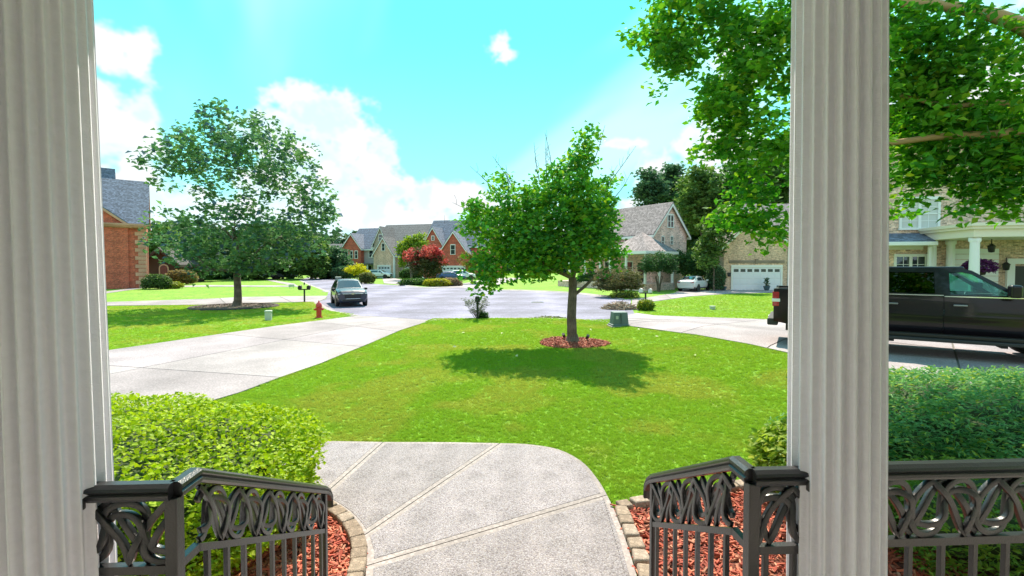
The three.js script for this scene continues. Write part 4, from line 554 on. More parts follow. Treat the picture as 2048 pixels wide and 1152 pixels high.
// garage house behind the silver car
{ const h = house('garage_house', 'tan brick house with a wide white garage door', 1447, 46.5, -0.03);
  gable(h, { x0: 4, x1: 14, z0: -8, z1: 0, eave: 6.2, ridge: 9.2, axis: 'x', wall: M.brickTan, roof: M.roofBrown });
  gable(h, { x0: -0.2, x1: 6.4, z0: -5, z1: 0.5, eave: 4.6, ridge: 7.8, wall: M.brickTan, roof: M.roofBrown });
  garageDoor(h, 3.1, 0.02, 4.8, 2.3, 0.5); part(h, 'arch_band', bx(0.3, 5.9, 2.75, 3.05, 0.45, 0.56), M.quoinTan); part(h, 'keystone', bx(2.95, 3.25, 2.7, 3.2, 0.46, 0.6), M.quoinTan);
  part(h, 'downspout', bx(6.2, 6.3, 0, 4.5, 0.52, 0.62), M.white); part(h, 'meter_box', bx(0.2, 0.5, 1.4, 1.8, 0.5, 0.62), M.plastic); win(h, 9, 3.8, 1.1, 1.5, 0); win(h, 9, 0.9, 1.1, 1.6, 0); }
// near neighbour with the columned portico
{ const h = thing('portico_house', 'tan brick house with cream columned portico behind the dark pickup', 'house', at(1800, 22), -0.2);
  part(h, 'wall', bx(-1.4, 9, -0.4, 8.2, -8, 0), M.brickTan); part(h, 'roof', extr([[-8.6, 8.2], [0.5, 8.2], [-4, 11.5]], 11.4).rotateY(Math.PI / 2).scale(1, 1, -1).translate(-1.9, 0, 0), M.roofBlue);
  const pr = part(h, 'pent_roof', extr([[0, 3.55], [1.0, 3.55], [0, 4.0]], 2.3).rotateY(-Math.PI / 2).translate(0.9, 0, 0), M.roofBlue); part(pr, 'gutter', rb(-1.45, 0.93, 3.36, 3.54, 0.9, 1.06, 0.03), M.white);
  part(h, 'frieze', bx(-1.4, 0.9, 3.2, 3.5, 0, 0.12), M.cream); part(h, 'downspout', [bx(0.72, 0.82, 0, 3.3, 0.7, 0.8)], M.white);
  win(h, 0.42, 1.35, 1.2, 1.5, 0.01, { units: 2, bars: [4, 4] }); win(h, 0.75, 4.25, 1.5, 1.35, 0.01, { units: 2, bars: [4, 4], pane: M.blind });
  part(h, 'entablature', [bx(0.9, 7, 3.62, 3.95, 0.01, 3.1), bx(0.78, 7.1, 3.95, 4.07, 0.01, 3.22), bx(0.7, 7.2, 4.07, 4.2, 0.01, 3.3)], M.cream);
  for (const [x, z] of [[1.12, 2.85], [1.12, 0.35], [4.0, 2.85], [6.6, 2.85], [1.9, 0.3]]) { const c = part(h, 'column', lathe([[0.0, 0], [0.22, 0], [0.22, 0.14], [0.19, 0.2], [0.18, 1.2], [0.155, 3.4], [0.2, 3.45], [0.2, 3.62], [0, 3.62]], 24), M.white); c.position.set(x, 0, z); }
  part(h, 'panelled_wall', Array.from({ length: 9 }, (_, i) => bx(1.9, 4.0, 0.9 + i * 0.26, 1.14 + i * 0.26, 0.0, 0.05)), M.white); part(h, 'porch_slab', bx(0.9, 7.1, -0.1, 0.14, 0, 3.2), M.concrete);
  const dr = part(h, 'front_door', bx(4.6, 5.6, 0.15, 2.4, 0, 0.07), M.black); part(dr, 'door_frame', [bx(4.3, 4.6, 0.15, 2.5, 0, 0.12), bx(5.6, 5.9, 0.15, 2.5, 0, 0.12), bx(4.3, 5.9, 2.5, 2.75, 0, 0.14)], M.white);
  for (const [x, y, z] of [[4.15, 2.2, 0.25], [2.6, 3.0, 1.6]]) { const l = part(h, 'lantern', lathe([[0.02, 0], [0.1, 0.02], [0.13, 0.26], [0.15, 0.28], [0.02, 0.4], [0.02, 0.6]], 6), M.black); l.position.set(x, y, z); part(l, 'lantern_glass', cyl(0.085, 0.11, 0.2, 0, 0.04, 0, 6), M.blind); }
  const w = h.localToWorld(V(1.75, 0, 2.2)); h.updateMatrixWorld(); w.copy(V(1.75, 0, 2.2)).applyMatrix4(h.matrixWorld);
  const p = thing('hanging_basket', 'purple flowering hanging basket under the cream portico', 'hanging plant', [w.x, w.y, w.z]); const R = rng(5), pts = [];
  for (let i = 0; i < 1500; i++) { const a = R() * 6.28, u = R() * 1.6 - 0.6, s = Math.sqrt(Math.max(0, 1 - u * u)), r = 0.75 + R() * 0.25; pts.push([Math.cos(a) * s * 0.62 * r, 2.35 + u * 0.36 * r, Math.sin(a) * s * 0.5 * r, R()]); }
  part(p, 'pot', lathe([[0, 2.0], [0.18, 2.02], [0.28, 2.3], [0.26, 2.3], [0, 2.28]], 18), M.brown); part(p, 'hanger', [limb([V(0, 2.3, 0), V(0, 3, 0), V(0, 3.62, 0)], 0.012, 0.012, 5)], M.black);
  leaves(p, 'flowers', pts, { geo: LG.round, size: 0.1, cols: [[0.1, 0.015, 0.09], [0.24, 0.04, 0.26]], seed: 6 }); }

// ---------- vehicles ----------
// stations along the car [x, bottom, shoulder, top, half-width at sill, at middle, at shoulder, at top]
function loft(st) {
  const xs = st.map((s) => s[0]);
  const S8 = (x) => { let i = 0; while (i < xs.length - 2 && x > xs[i + 1]) i++; const t = Math.min(1, Math.max(0, (x - xs[i]) / (xs[i + 1] - xs[i]))), a = st[i], b = st[i + 1]; return a.map((v, k) => mix(v, b[k], t)); };
  const sec = (x) => { const [X, yb, ys, yt, w0, w1, w2, w3] = S8(x); const e = Math.min(0.07, (yt - ys) * 0.35); return [[0, yb], [w0 * 0.9, yb], [w0, yb + 0.07], [w1, mix(yb, ys, 0.45)], [w1, mix(yb, ys, 0.72)], [w2, ys], [mix(w2, w3, 0.08), mix(ys, yt, 0.1)], [w3, yt - e], [w3 - 0.07, yt - e * 0.25], [w3 * 0.5, yt + 0.012], [0, yt + 0.02]]; };
  const pt = (x, v, out = 0) => { const s = sec(x), i = Math.min(s.length - 2, Math.floor(v)), t = v - i, a = s[i], b = s[i + 1]; let nz = b[1] - a[1], ny = -(b[0] - a[0]); const l = Math.hypot(nz, ny) || 1; return [X0(x), mix(a[1], b[1], t) + ny / l * out * 1, mix(a[0], b[0], t) + nz / l * out]; };
  const X0 = (x) => x;
  function patch(x0, x1, v0, v1, side, out, nx = 10, nv = 8, fx = null) { const pos = [], idx = []; for (let i = 0; i <= nx; i++) for (let j = 0; j <= nv; j++) { const v = mix(v0, v1, j / nv), a = fx ? fx(j / nv) : [x0, x1]; const p = pt(mix(a[0], a[1], i / nx), v, out); pos.push(p[0], p[1], p[2] * side); } for (let i = 0; i < nx; i++) for (let j = 0; j < nv; j++) { const a = i * (nv + 1) + j, b = a + nv + 1; if (side > 0) idx.push(a, b, a + 1, b, b + 1, a + 1); else idx.push(a, a + 1, b, b, a + 1, b + 1); } const g = new THREE.BufferGeometry(); g.setAttribute('position', new THREE.Float32BufferAttribute(pos, 3)); g.setIndex(idx); g.computeVertexNormals(); return g; }
  const body = () => { const gs = [], n = 40, a = xs[0], b = xs[xs.length - 1]; for (const s of [1, -1]) { gs.push(patch(a, b, 0, 10, s, 0, 60, 40)); } for (const [x, f] of [[a, -1], [b, 1]]) { const s = sec(x), sh = new THREE.Shape([...s.map((p) => new THREE.Vector2(p[0], p[1])), ...s.slice().reverse().map((p) => new THREE.Vector2(-p[0], p[1]))]); const g = new THREE.ShapeGeometry(sh); g.rotateY(f * Math.PI / 2).translate(x, 0, 0); gs.push(g); } return gs; };
  return { patch, body, pt };
}
function wheel(parent, x, r, z, w = 0.22) {
  const s = Math.sign(z), t = part(parent, 'wheel', new THREE.TorusGeometry(r * 0.82, r * 0.2, 10, 28).scale(1, 1, w / (r * 0.4)), M.tyre); t.position.set(x, r, z);
  part(t, 'rim', new THREE.CylinderGeometry(r * 0.66, r * 0.66, w * 0.5, 24).rotateX(Math.PI / 2), M.plastic);
  const sp = []; for (let i = 0; i < 5; i++) sp.push(bx(-r * 0.09, r * 0.09, 0, r * 0.64, w * 0.22 * s, w * 0.34 * s).rotateZ(i * 6.283 / 5)); sp.push(new THREE.TorusGeometry(r * 0.64, r * 0.045, 6, 28).translate(0, 0, w * 0.28 * s), new THREE.CylinderGeometry(r * 0.13, r * 0.13, w * 0.2, 12).rotateX(Math.PI / 2).translate(0, 0, w * 0.28 * s));
  part(t, 'spokes', sp, M.rim);
}
const BODY = {
  suv: { len: 4.5, r: 0.36, ax: [-1.32, 1.36], hw: 0.9, st: [[-2.22, 0.45, 0.95, 1.02, 0.7, 0.82, 0.8, 0.74], [-2.12, 0.32, 1.0, 1.15, 0.78, 0.87, 0.85, 0.76], [-2.0, 0.28, 1.02, 1.42, 0.82, 0.9, 0.86, 0.68], [-1.75, 0.25, 1.02, 1.58, 0.84, 0.91, 0.87, 0.66], [-0.9, 0.25, 1.0, 1.645, 0.86, 0.91, 0.87, 0.66], [0.1, 0.25, 0.98, 1.64, 0.86, 0.91, 0.87, 0.65], [0.4, 0.25, 0.98, 1.58, 0.86, 0.91, 0.87, 0.64], [1.15, 0.25, 1.0, 1.12, 0.86, 0.91, 0.88, 0.78], [1.7, 0.25, 0.97, 1.06, 0.85, 0.91, 0.87, 0.78], [2.1, 0.28, 0.88, 0.98, 0.8, 0.88, 0.84, 0.74], [2.25, 0.36, 0.76, 0.84, 0.68, 0.8, 0.78, 0.68]], glass: [-1.9, 0.95], wind: [0.42, 1.12], back: [-2.1, -1.78], pill: [-1.0, -0.1], side: [-1.85, 0.85] },
  sedan: { len: 4.8, r: 0.33, ax: [-1.4, 1.42], hw: 0.9, st: [[-2.38, 0.42, 0.85, 0.92, 0.7, 0.8, 0.78, 0.7], [-2.28, 0.3, 0.92, 1.04, 0.78, 0.87, 0.84, 0.76], [-2.0, 0.24, 0.96, 1.1, 0.82, 0.9, 0.86, 0.72], [-1.25, 0.22, 0.95, 1.37, 0.84, 0.91, 0.86, 0.62], [-0.9, 0.22, 0.94, 1.43, 0.84, 0.91, 0.86, 0.62], [-0.3, 0.22, 0.93, 1.46, 0.85, 0.91, 0.86, 0.62], [0.3, 0.22, 0.92, 1.41, 0.85, 0.91, 0.86, 0.62], [1.15, 0.22, 0.93, 1.02, 0.85, 0.91, 0.86, 0.74], [1.8, 0.22, 0.86, 0.94, 0.84, 0.9, 0.85, 0.74], [2.25, 0.28, 0.74, 0.82, 0.76, 0.84, 0.8, 0.68], [2.4, 0.36, 0.62, 0.68, 0.62, 0.72, 0.7, 0.6]], glass: [], wind: [0.34, 1.1], back: [-1.95, -1.28], pill: [-0.15, -0.05], side: [-1.45, 0.85] },
};
function car(name, label, kind, pos, turn, paint, o = {}) {
  const B = BODY[kind], l = loft(B.st), t = thing(name, label, 'car', pos, turn, o.group);
  const body = part(t, 'body', l.body(), paint);
  for (const s of [1, -1]) {
    const [a, b] = B.side; const cut = (f) => (j) => f;
    part(t, 'side_window', l.patch(0, 0, 6.15, 6.9, s, 0.006, 10, 5, (j) => [mix(a, a + 0.32, j), -0.12]), M.glass); part(t, 'side_window', l.patch(0, 0, 6.15, 6.9, s, 0.006, 10, 5, (j) => [0.0, mix(b, b - 0.5, j)]), M.glass);
    part(t, 'sill', l.patch(B.st[1][0], B.st[B.st.length - 2][0], 1.2, 2.4, s, 0.006, 30, 4), M.plastic);
    for (const x of B.ax) { part(t, 'wheel_arch', new THREE.CylinderGeometry(B.r * 1.2, B.r * 1.2, 0.12, 28).rotateX(Math.PI / 2).translate(x, B.r * 1.02, s * (B.hw - 0.035)), M.black); wheel(t, x, B.r, s * (B.hw - 0.085)); }
    for (const x of [-0.95, 0.0]) part(t, 'door_handle', rb(x + 0.04, x + 0.22, 0.86, 0.89, s * 0.89, s * 0.93, 0.01, 1), paint);
    const mir = part(t, 'mirror', rb(B.side[1] - 0.2, B.side[1], 0.98, 1.12, s * 0.9, s * 1.08, 0.04), o.mirror ?? M.black);
    part(t, 'headlight', rb(B.len / 2 - 0.32, B.len / 2 - 0.1, 0.62, 0.74, s * 0.5, s * 0.76, 0.03), M.clearlens);
    part(t, 'tail_light', rb(-B.len / 2 + 0.02, -B.len / 2 + 0.2, 0.78, 0.95, s * 0.48, s * 0.8, 0.03), M.redlens);
  }
  for (const s of [1, -1]) { part(t, 'windshield', l.patch(B.wind[0], B.wind[1], 8.05, 10, s, 0.008, 6, 8), M.glass); part(t, 'rear_window', l.patch(B.back[0], B.back[1], 8.15, 10, s, 0.008, 6, 8), M.glass); }
  const f = B.len / 2;
  if (kind === 'suv') { part(t, 'grille', rb(f - 0.12, f + 0.025, 0.56, 0.78, -0.48, 0.48, 0.03), M.black); part(t, 'grille_trim', [rb(f - 0.1, f + 0.035, 0.8, 0.835, -0.6, 0.6, 0.012, 1), rb(f - 0.1, f + 0.035, 0.5, 0.53, -0.42, 0.42, 0.012, 1)], M.chrome); part(t, 'emblem', [bx(f + 0.02, f + 0.045, 0.8, 0.84, -0.11, 0.11), bx(f + 0.02, f + 0.046, 0.775, 0.865, -0.04, 0.04)], M.chrome); part(t, 'lower_intake', rb(f - 0.2, f + 0.01, 0.36, 0.48, -0.62, 0.62, 0.03), M.black); for (const z of [-0.72, 0.72]) part(t, 'day_light', rb(f - 0.18, f - 0.03, 0.8, 0.83, z - 0.13, z + 0.13, 0.01, 1), M.clearlens); part(t, 'roof_rails', [rb(-1.5, 0.1, 1.66, 1.69, -0.62, -0.58, 0.01, 1), rb(-1.5, 0.1, 1.66, 1.69, 0.58, 0.62, 0.01, 1)], M.plastic); }
  else { part(t, 'grille', rb(f - 0.1, f + 0.02, 0.45, 0.58, -0.45, 0.45, 0.03), M.black); }
  part(t, 'licence_plate', bx(-f - 0.0, -f + 0.03, 0.7, 0.84, -0.16, 0.16), M.plate); part(t, 'rear_bumper', rb(-f + 0.0, -f + 0.25, 0.32, 0.5, -0.72, 0.72, 0.06), kind === 'suv' ? M.plastic : paint);
  return t;
}
const paint = (r, g, b) => phys(L(r, g, b), 0.4, { clearcoat: 0.7, clearcoatRoughness: 0.05 });
{ const a = hit(697, 614); car('parked_car', 'dark blue grey crossover parked at the kerb behind the red hydrant', 'suv', [a[0] - 0.7, G(...a), a[1] - 1.9], -1.1, paint(0.008, 0.015, 0.04)); }
{ const a = hit(1397, 583); car('parked_car', 'silver sedan parked beside the garage, seen from behind', 'sedan', [a[0], G(...a) + 0.03, a[1] - 1], Math.PI / 2 - 0.73, paint(0.55, 0.57, 0.6), { mirror: paint(0.55, 0.57, 0.6) }); }
{ const a = at(760, 86); car('parked_car', 'white car parked on the drive of the tan house', 'suv', [a[0], a[1] + 0.03, a[2]], -0.12, paint(0.75, 0.75, 0.75)); }
{ const a = at(902, 74); car('parked_car', 'blue sedan parked behind the red flowering tree', 'sedan', [a[0], a[1] + 0.03, a[2]], 0.15, paint(0.02, 0.06, 0.22)); }
{ const a = at(925, 79); car('parked_car', 'white car parked beyond the blue sedan', 'suv', [a[0], a[1] + 0.03, a[2]], 0.2, paint(0.7, 0.71, 0.74)); }
{ const a = at(540, 84); car('parked_car', 'grey car parked under the far trees', 'suv', [a[0], a[1], a[2]], 0.5, paint(0.3, 0.31, 0.34)); }
{ const a = at(566, 84.5); car('parked_car', 'blue grey car parked under the far trees', 'sedan', [a[0], a[1], a[2]], 0.7, paint(0.16, 0.2, 0.28)); }

// crew cab pickup
{ const O = [9.62, G(9.62, -10.57) + 0.03, -10.57], t = thing('pickup_truck', 'dark crew cab pickup truck with red tail lights on the driveway', 'truck', O, -0.563);
  const P = phys(L(0.006, 0.004, 0.008), 0.3, { clearcoat: 0.4, clearcoatRoughness: 0.05, specularIntensity: 0.5 });
  const zc = (y) => 1.0 - 0.05 * ((y - 0.98) / 0.4) ** 2 - (y < 0.66 ? (0.66 - y) * 0.42 : 0) + (y > 0.9 && y < 0.94 ? 0.006 : 0);
  function skin(x0, x1, y0, y1, s, out = 0) { const n = 24, pos = [], idx = []; for (let j = 0; j <= n; j++) for (const x of [x0, x1]) { const y = mix(y0, y1, j / n); pos.push(x, y, s * (zc(y) + out)); } for (let j = 0; j < n; j++) { const a = j * 2; if (s > 0) idx.push(a, a + 1, a + 2, a + 1, a + 3, a + 2); else idx.push(a, a + 2, a + 1, a + 1, a + 2, a + 3); } const g = new THREE.BufferGeometry(); g.setAttribute('position', new THREE.Float32BufferAttribute(pos, 3)); g.setIndex(idx); g.computeVertexNormals(); return g; }
  const arc = (cx, r) => Array.from({ length: 13 }, (_, i) => { const a = Math.PI * (1 - i / 12); return [cx + Math.cos(a) * r, 0.5 + Math.sin(a) * r]; });
  for (const s of [1, -1]) {
    const flat = (pts) => { const g = extr(pts, 0.05, 0.012); return s > 0 ? g.translate(0, 0, 0.925) : g.translate(0, 0, -0.975); };
    part(t, 'bed_side', flat([[-2.95, 0.62], ...arc(-1.78, 0.48), [-1.02, 0.5], [-1.02, 1.4], [-2.95, 1.42]]), P);
    part(t, 'front_fender', flat([[1.5, 0.5], ...arc(2.0, 0.48), [2.9, 0.62], [2.92, 1.14], [2.2, 1.22], [1.5, 1.28]]), P);
    part(t, 'arch_trim', [new THREE.TorusGeometry(0.48, 0.022, 6, 24, Math.PI).translate(-1.78, 0.5, s * 0.975), new THREE.TorusGeometry(0.48, 0.022, 6, 24, Math.PI).translate(2.0, 0.5, s * 0.975)], M.plastic);
    for (const [x0, x1, hx, ym] of [[-1.0, 0.195, -0.78, 1.36], [0.205, 1.49, 0.34, 1.34]]) { const d = part(t, 'door', skin(x0, x1, 0.5, ym, s), P); part(d, 'handle', [rb(hx, hx + 0.22, 1.145, 1.18, s * 1.005, s * 1.035, 0.012, 2)], M.chromeDull); part(d, 'belt_trim', [bx(x0, x1, ym - 0.004, ym + 0.018, s * 0.955, s * 0.985)], M.chrome); }
    // upper frame with window openings, leaning in
    const shp = new THREE.Shape([[-1.0, 1.37], [1.42, 1.35], [0.66, 1.9], [0.5, 1.95], [-0.92, 1.94]].map((p) => new THREE.Vector2(...p)));
    const rear = [[-0.88, 1.41], [0.06, 1.40], [0.06, 1.86], [-0.84, 1.86]], fr = [[0.3, 1.39], [1.25, 1.385], [0.66, 1.82], [0.52, 1.86], [0.3, 1.86]];
    for (const q of [rear, fr]) shp.holes.push(new THREE.Path(q.slice().reverse().map((p) => new THREE.Vector2(...p))));
    const lean = (g) => { const p = g.attributes.position; for (let i = 0; i < p.count; i++) p.setZ(i, s * (p.getZ(i) + 0.93 - (p.getY(i) - 1.36) * 0.33)); g.computeVertexNormals(); return g; };
    part(t, 'window_frame', lean(new THREE.ExtrudeGeometry(shp, { depth: 0.045, bevelEnabled: false })), P, 'dark pillars and frames round the side windows');
    part(t, 'side_window', lean(extr(rear, 0.006).translate(0, 0, 0.018)), M.tint); part(t, 'side_window', lean(extr(fr, 0.006).translate(0, 0, 0.018)), M.greenpane);
    part(t, 'running_board', [rb(-0.95, 1.45, 0.36, 0.43, s * 0.86, s * 1.04, 0.02), bx(-0.7, -0.6, 0.3, 0.5, s * 0.6, s * 0.9), bx(1.1, 1.2, 0.3, 0.5, s * 0.6, s * 0.9)], M.plastic);
    part(t, 'rocker', rb(-1.0, 1.48, 0.42, 0.52, s * 0.8, s * 0.93, 0.03), M.black);
    const mi = part(t, 'mirror', [rb(1.12, 1.3, 1.36, 1.62, s * 1.02, s * 1.24, 0.05, 3), bx(1.15, 1.25, 1.36, 1.42, s * 0.92, s * 1.06)], P);
    const tl = part(t, 'tail_light', rb(-2.99, -2.83, 0.98, 1.36, s * 0.8, s * 0.99, 0.025), M.redlens); part(tl, 'reverse_lens', rb(-3.0, -2.82, 1.1, 1.18, s * 0.82, s * 0.995, 0.01, 1), M.clearlens);
    part(t, 'headlight', rb(2.72, 2.96, 0.92, 1.14, s * 0.62, s * 0.96, 0.03), M.clearlens);
    for (const x of [-1.78, 2.0]) wheel(t, x, 0.42, s * 0.83, 0.28);
    part(t, 'bed_wall', bx(-2.9, -1.06, 0.75, 1.38, s * 0.78, s * 0.92), M.plastic);
  }
  part(t, 'roof', rb(-0.98, 0.56, 1.9, 1.985, -0.77, 0.77, 0.04, 3), P); part(t, 'hood', (() => { const g = rb(1.35, 2.95, 1.0, 1.33, -0.9, 0.9, 0.08, 3), p = g.attributes.position; for (let i = 0; i < p.count; i++) if (p.getX(i) > 2.0 && p.getY(i) > 1.1) p.setY(i, p.getY(i) - (p.getX(i) - 2.0) * 0.12); g.computeVertexNormals(); return g; })(), P);
  const slab4 = (a, b, c, d2, th) => { const g = new THREE.BufferGeometry(); g.setAttribute('position', new THREE.Float32BufferAttribute([...a, ...b, ...c, ...a, ...c, ...d2], 3)); g.computeVertexNormals(); return g; };
  part(t, 'windshield', slab4([1.42, 1.34, -0.88], [1.42, 1.34, 0.88], [0.58, 1.93, 0.7], [0.58, 1.93, -0.7]), M.greenpane);
  part(t, 'rear_window', slab4([-1.0, 1.42, 0.8], [-1.0, 1.42, -0.8], [-0.93, 1.88, -0.68], [-0.93, 1.88, 0.68]), M.tint);
  part(t, 'cab_back', bx(-1.02, -0.98, 0.5, 1.4, -0.9, 0.9), P); part(t, 'cab_floor', bx(-1.0, 1.5, 0.5, 0.6, -0.88, 0.88), M.black); part(t, 'dashboard', rb(1.0, 1.45, 0.95, 1.3, -0.86, 0.86, 0.06), M.plastic);
  for (const [x, z] of [[0.05, 0.42], [0.05, -0.42]]) part(t, 'seat', [rb(x, x + 0.55, 0.75, 0.95, z - 0.26, z + 0.26, 0.06), rb(x - 0.08, x + 0.1, 0.9, 1.5, z - 0.25, z + 0.25, 0.06), rb(x - 0.06, x + 0.05, 1.52, 1.72, z - 0.13, z + 0.13, 0.04)], M.seat);
  part(t, 'rear_seat', [rb(-0.85, -0.3, 0.75, 0.95, -0.8, 0.8, 0.06), rb(-0.95, -0.78, 0.9, 1.55, -0.8, 0.8, 0.06)], M.seat);
  part(t, 'steering_wheel', new THREE.TorusGeometry(0.19, 0.018, 8, 24).rotateY(1.2).translate(0.86, 1.2, -0.42), M.black);
  part(t, 'tailgate', rb(-2.96, -2.88, 0.72, 1.41, -0.8, 0.8, 0.02), P); part(t, 'bed_floor', bx(-2.9, -1.0, 0.7, 0.76, -0.9, 0.9), M.plastic); part(t, 'rear_bumper', rb(-3.1, -2.86, 0.5, 0.68, -0.96, 0.96, 0.04), M.plastic); part(t, 'front_bumper', rb(2.85, 3.08, 0.45, 0.75, -0.96, 0.96, 0.05), M.chrome); part(t, 'grille', rb(2.86, 3.0, 0.75, 1.16, -0.62, 0.62, 0.03), M.plastic); part(t, 'chassis', bx(-2.7, 2.8, 0.34, 0.52, -0.5, 0.5), M.black); part(t, 'licence_plate', bx(-3.11, -3.08, 0.54, 0.66, -0.16, 0.16), M.plate);
}

// ---------- street furniture and small things ----------
const on = (px, py) => { const p = hit(px, py); return [p[0], G(...p), p[1]]; };
{ const t = thing('fire_hydrant', 'red fire hydrant at the lawn edge behind the driveway', 'hydrant', on(638, 636), 0.5);
  part(t, 'barrel', lathe([[0, -0.05], [0.17, -0.05], [0.17, 0.03], [0.125, 0.035], [0.12, 0.08], [0.115, 0.5], [0.15, 0.51], [0.15, 0.56], [0.125, 0.565], [0, 0.565]], 24), M.hydrant);
  const b = part(t, 'bonnet', lathe([[0.135, 0.565], [0.14, 0.6], [0.125, 0.66], [0.085, 0.72], [0.04, 0.745], [0.035, 0.79], [0, 0.79]], 24), M.hydrant); part(b, 'nut', cyl(0.028, 0.024, 0.05, 0, 0.785, 0, 5), M.hydrant);
  for (const [a, r] of [[0, 0.075], [Math.PI / 2, 0.055], [-Math.PI / 2, 0.055]]) { const c = part(t, 'outlet_cap', new THREE.CylinderGeometry(r, r * 1.05, 0.1, 12).rotateX(Math.PI / 2).translate(0, 0.42, 0.15), M.hydrant); c.rotation.y = a; part(c, 'cap_nut', new THREE.CylinderGeometry(0.02, 0.022, 0.04, 5).rotateX(Math.PI / 2).translate(0, 0.42, 0.215), M.hydrant); }
  part(t, 'flange', Array.from({ length: 8 }, (_, i) => cyl(0.012, 0.012, 0.06, Math.cos(i * 0.785) * 0.145, 0.015, Math.sin(i * 0.785) * 0.145, 6)), M.hydrant); }
function mailbox(label, p, turn, o = {}) {
  const t = thing('mailbox', label, 'mailbox', p, turn); const post = o.post ?? M.black;
  part(t, 'post', rb(-0.05, 0.05, -0.05, o.h ?? 1.05, -0.05, 0.05, 0.01, 1), post);
  for (const z of o.two ? [-0.28, 0.28] : [0]) { const sh = new THREE.Shape().moveTo(-0.1, 0).lineTo(0.1, 0).lineTo(0.1, 0.13).absarc(0, 0.13, 0.1, 0, Math.PI).lineTo(-0.1, 0); const b = part(t, 'box', new THREE.ExtrudeGeometry(sh, { depth: 0.48, bevelEnabled: true, bevelSize: 0.008, bevelThickness: 0.008, bevelSegments: 1 }).translate(z, o.h ?? 1.05, -0.24), o.box ?? M.black); part(b, 'flag', [bx(z + 0.11, z + 0.12, (o.h ?? 1.05) + 0.1, (o.h ?? 1.05) + 0.3, 0.05, 0.07), bx(z + 0.11, z + 0.12, (o.h ?? 1.05) + 0.24, (o.h ?? 1.05) + 0.3, 0.05, 0.14)], o.flag ?? M.hydrant); }
  if (o.two) part(t, 'arm', bx(-0.38, 0.38, (o.h ?? 1.05) - 0.08, (o.h ?? 1.05) - 0.012, -0.04, 0.04), post);
  if (o.cap) part(t, 'cap', lathe([[0.09, (o.h ?? 1.05) + 0.26], [0.02, (o.h ?? 1.05) + 0.3], [0.06, (o.h ?? 1.05) + 0.4], [0, (o.h ?? 1.05) + 0.46]], 10), post);
  return t;
}
mailbox('black double mailbox on a post beside the neighbouring driveway', on(609, 604), 0.3, { two: true, h: 0.92, cap: true });
mailbox('black mailbox half hidden in a bush at the edge of the front lawn', on(955, 642), 0.1, { h: 0.88 });
mailbox('black post mailbox with white box top above the yellow flowers', on(1291, 612), -0.4, { two: true, h: 0.86, box: M.offwhite });
{ const b = at(846, 57); mailbox('white mailbox in the flower bed under the red flowering tree', b, 0.3, { h: 0.8, box: M.white, post: M.white }); }
{ const b = on(956, 641), R = rng(61), cl = []; for (let i = 0; i < 70; i++) { const a = R() * 6.28, u = R(), r = 0.25 + 0.4 * u; cl.push([Math.cos(a) * r * (0.5 + 0.5 * R()), 0.35 + 0.62 * u, Math.sin(a) * r * 0.7, R(), 0]); }
  const t = thing('mailbox_shrub', 'wispy grey green shrub growing round the mailbox at the lawn edge', 'shrub', [b[0] - 0.05, b[1], b[2]]);
  const gs = []; for (let i = 0; i < 16; i++) { const c = cl[i * 4]; gs.push(limb([V((R() - 0.5) * 0.2, -0.02, (R() - 0.5) * 0.15), V(c[0] * 0.4, 0.35, c[2] * 0.4), V(c[0], c[1], c[2])], 0.016, 0.005, 5)); }
  part(t, 'stems', gs, M.bark); leaves(t, 'foliage', scatter(cl, 18, 0.09, 62), { geo: LG.narrow, size: 0.075, cols: [[0.09, 0.13, 0.07], [0.24, 0.27, 0.16]], seed: 63 });
  const g2 = []; for (let i = 0; i < 500; i++) g2.push([0.28 + (R() - 0.5) * 0.34, 0.04 + R() * 0.3, (R() - 0.5) * 0.34, R()]); leaves(t, 'undergrowth', g2, { geo: LG.narrow, size: 0.13, cols: [[0.03, 0.1, 0.02], [0.09, 0.17, 0.03]], seed: 64 }); }
{ const t = thing('utility_box', 'dark green tapered utility box between the lawn and the driveway', 'utility box', on(1238, 652), 0.08);
  const taper = (g, k) => { const p = g.attributes.position; for (let i = 0; i < p.count; i++) { const f = 1 - k * p.getY(i); p.setX(i, p.getX(i) * f); p.setZ(i, p.getZ(i) * f); } g.computeVertexNormals(); return g; };
  part(t, 'base', rb(-0.36, 0.36, -0.05, 0.09, -0.3, 0.3, 0.02), M.utility); part(t, 'cover', taper(rb(-0.32, 0.32, 0.07, 0.56, -0.26, 0.26, 0.03, 3), 0.28), M.utility); part(t, 'plinth', rb(-0.4, 0.4, -0.06, 0.03, -0.34, 0.34, 0.015), M.kerb); part(t, 'door_seam', bx(-0.004, 0.004, 0.1, 0.5, 0.21, 0.262), M.black); part(t, 'warning_label', bx(-0.2, -0.1, 0.3, 0.42, 0.2, 0.245), M.utilityPale); }
{ const t = thing('utility_pedestal', 'small pale grey utility pedestal on the lawn beside the hydrant', 'utility box', on(537, 641), 0.2); part(t, 'cover', [rb(-0.13, 0.13, -0.03, 0.42, -0.11, 0.11, 0.03)], M.utilityPale); part(t, 'cap', rb(-0.145, 0.145, 0.36, 0.46, -0.125, 0.125, 0.04), M.utilityPale); }
{ const t = thing('utility_pedestal', 'tiny pale utility marker on the bright lawn beside the pickup', 'utility box', on(1425, 619), 0.2); part(t, 'cover', rb(-0.13, 0.13, -0.03, 0.18, -0.1, 0.1, 0.03), M.utilityPale); part(t, 'cap', rb(-0.145, 0.145, 0.15, 0.21, -0.115, 0.115, 0.02), M.utilityPale); }
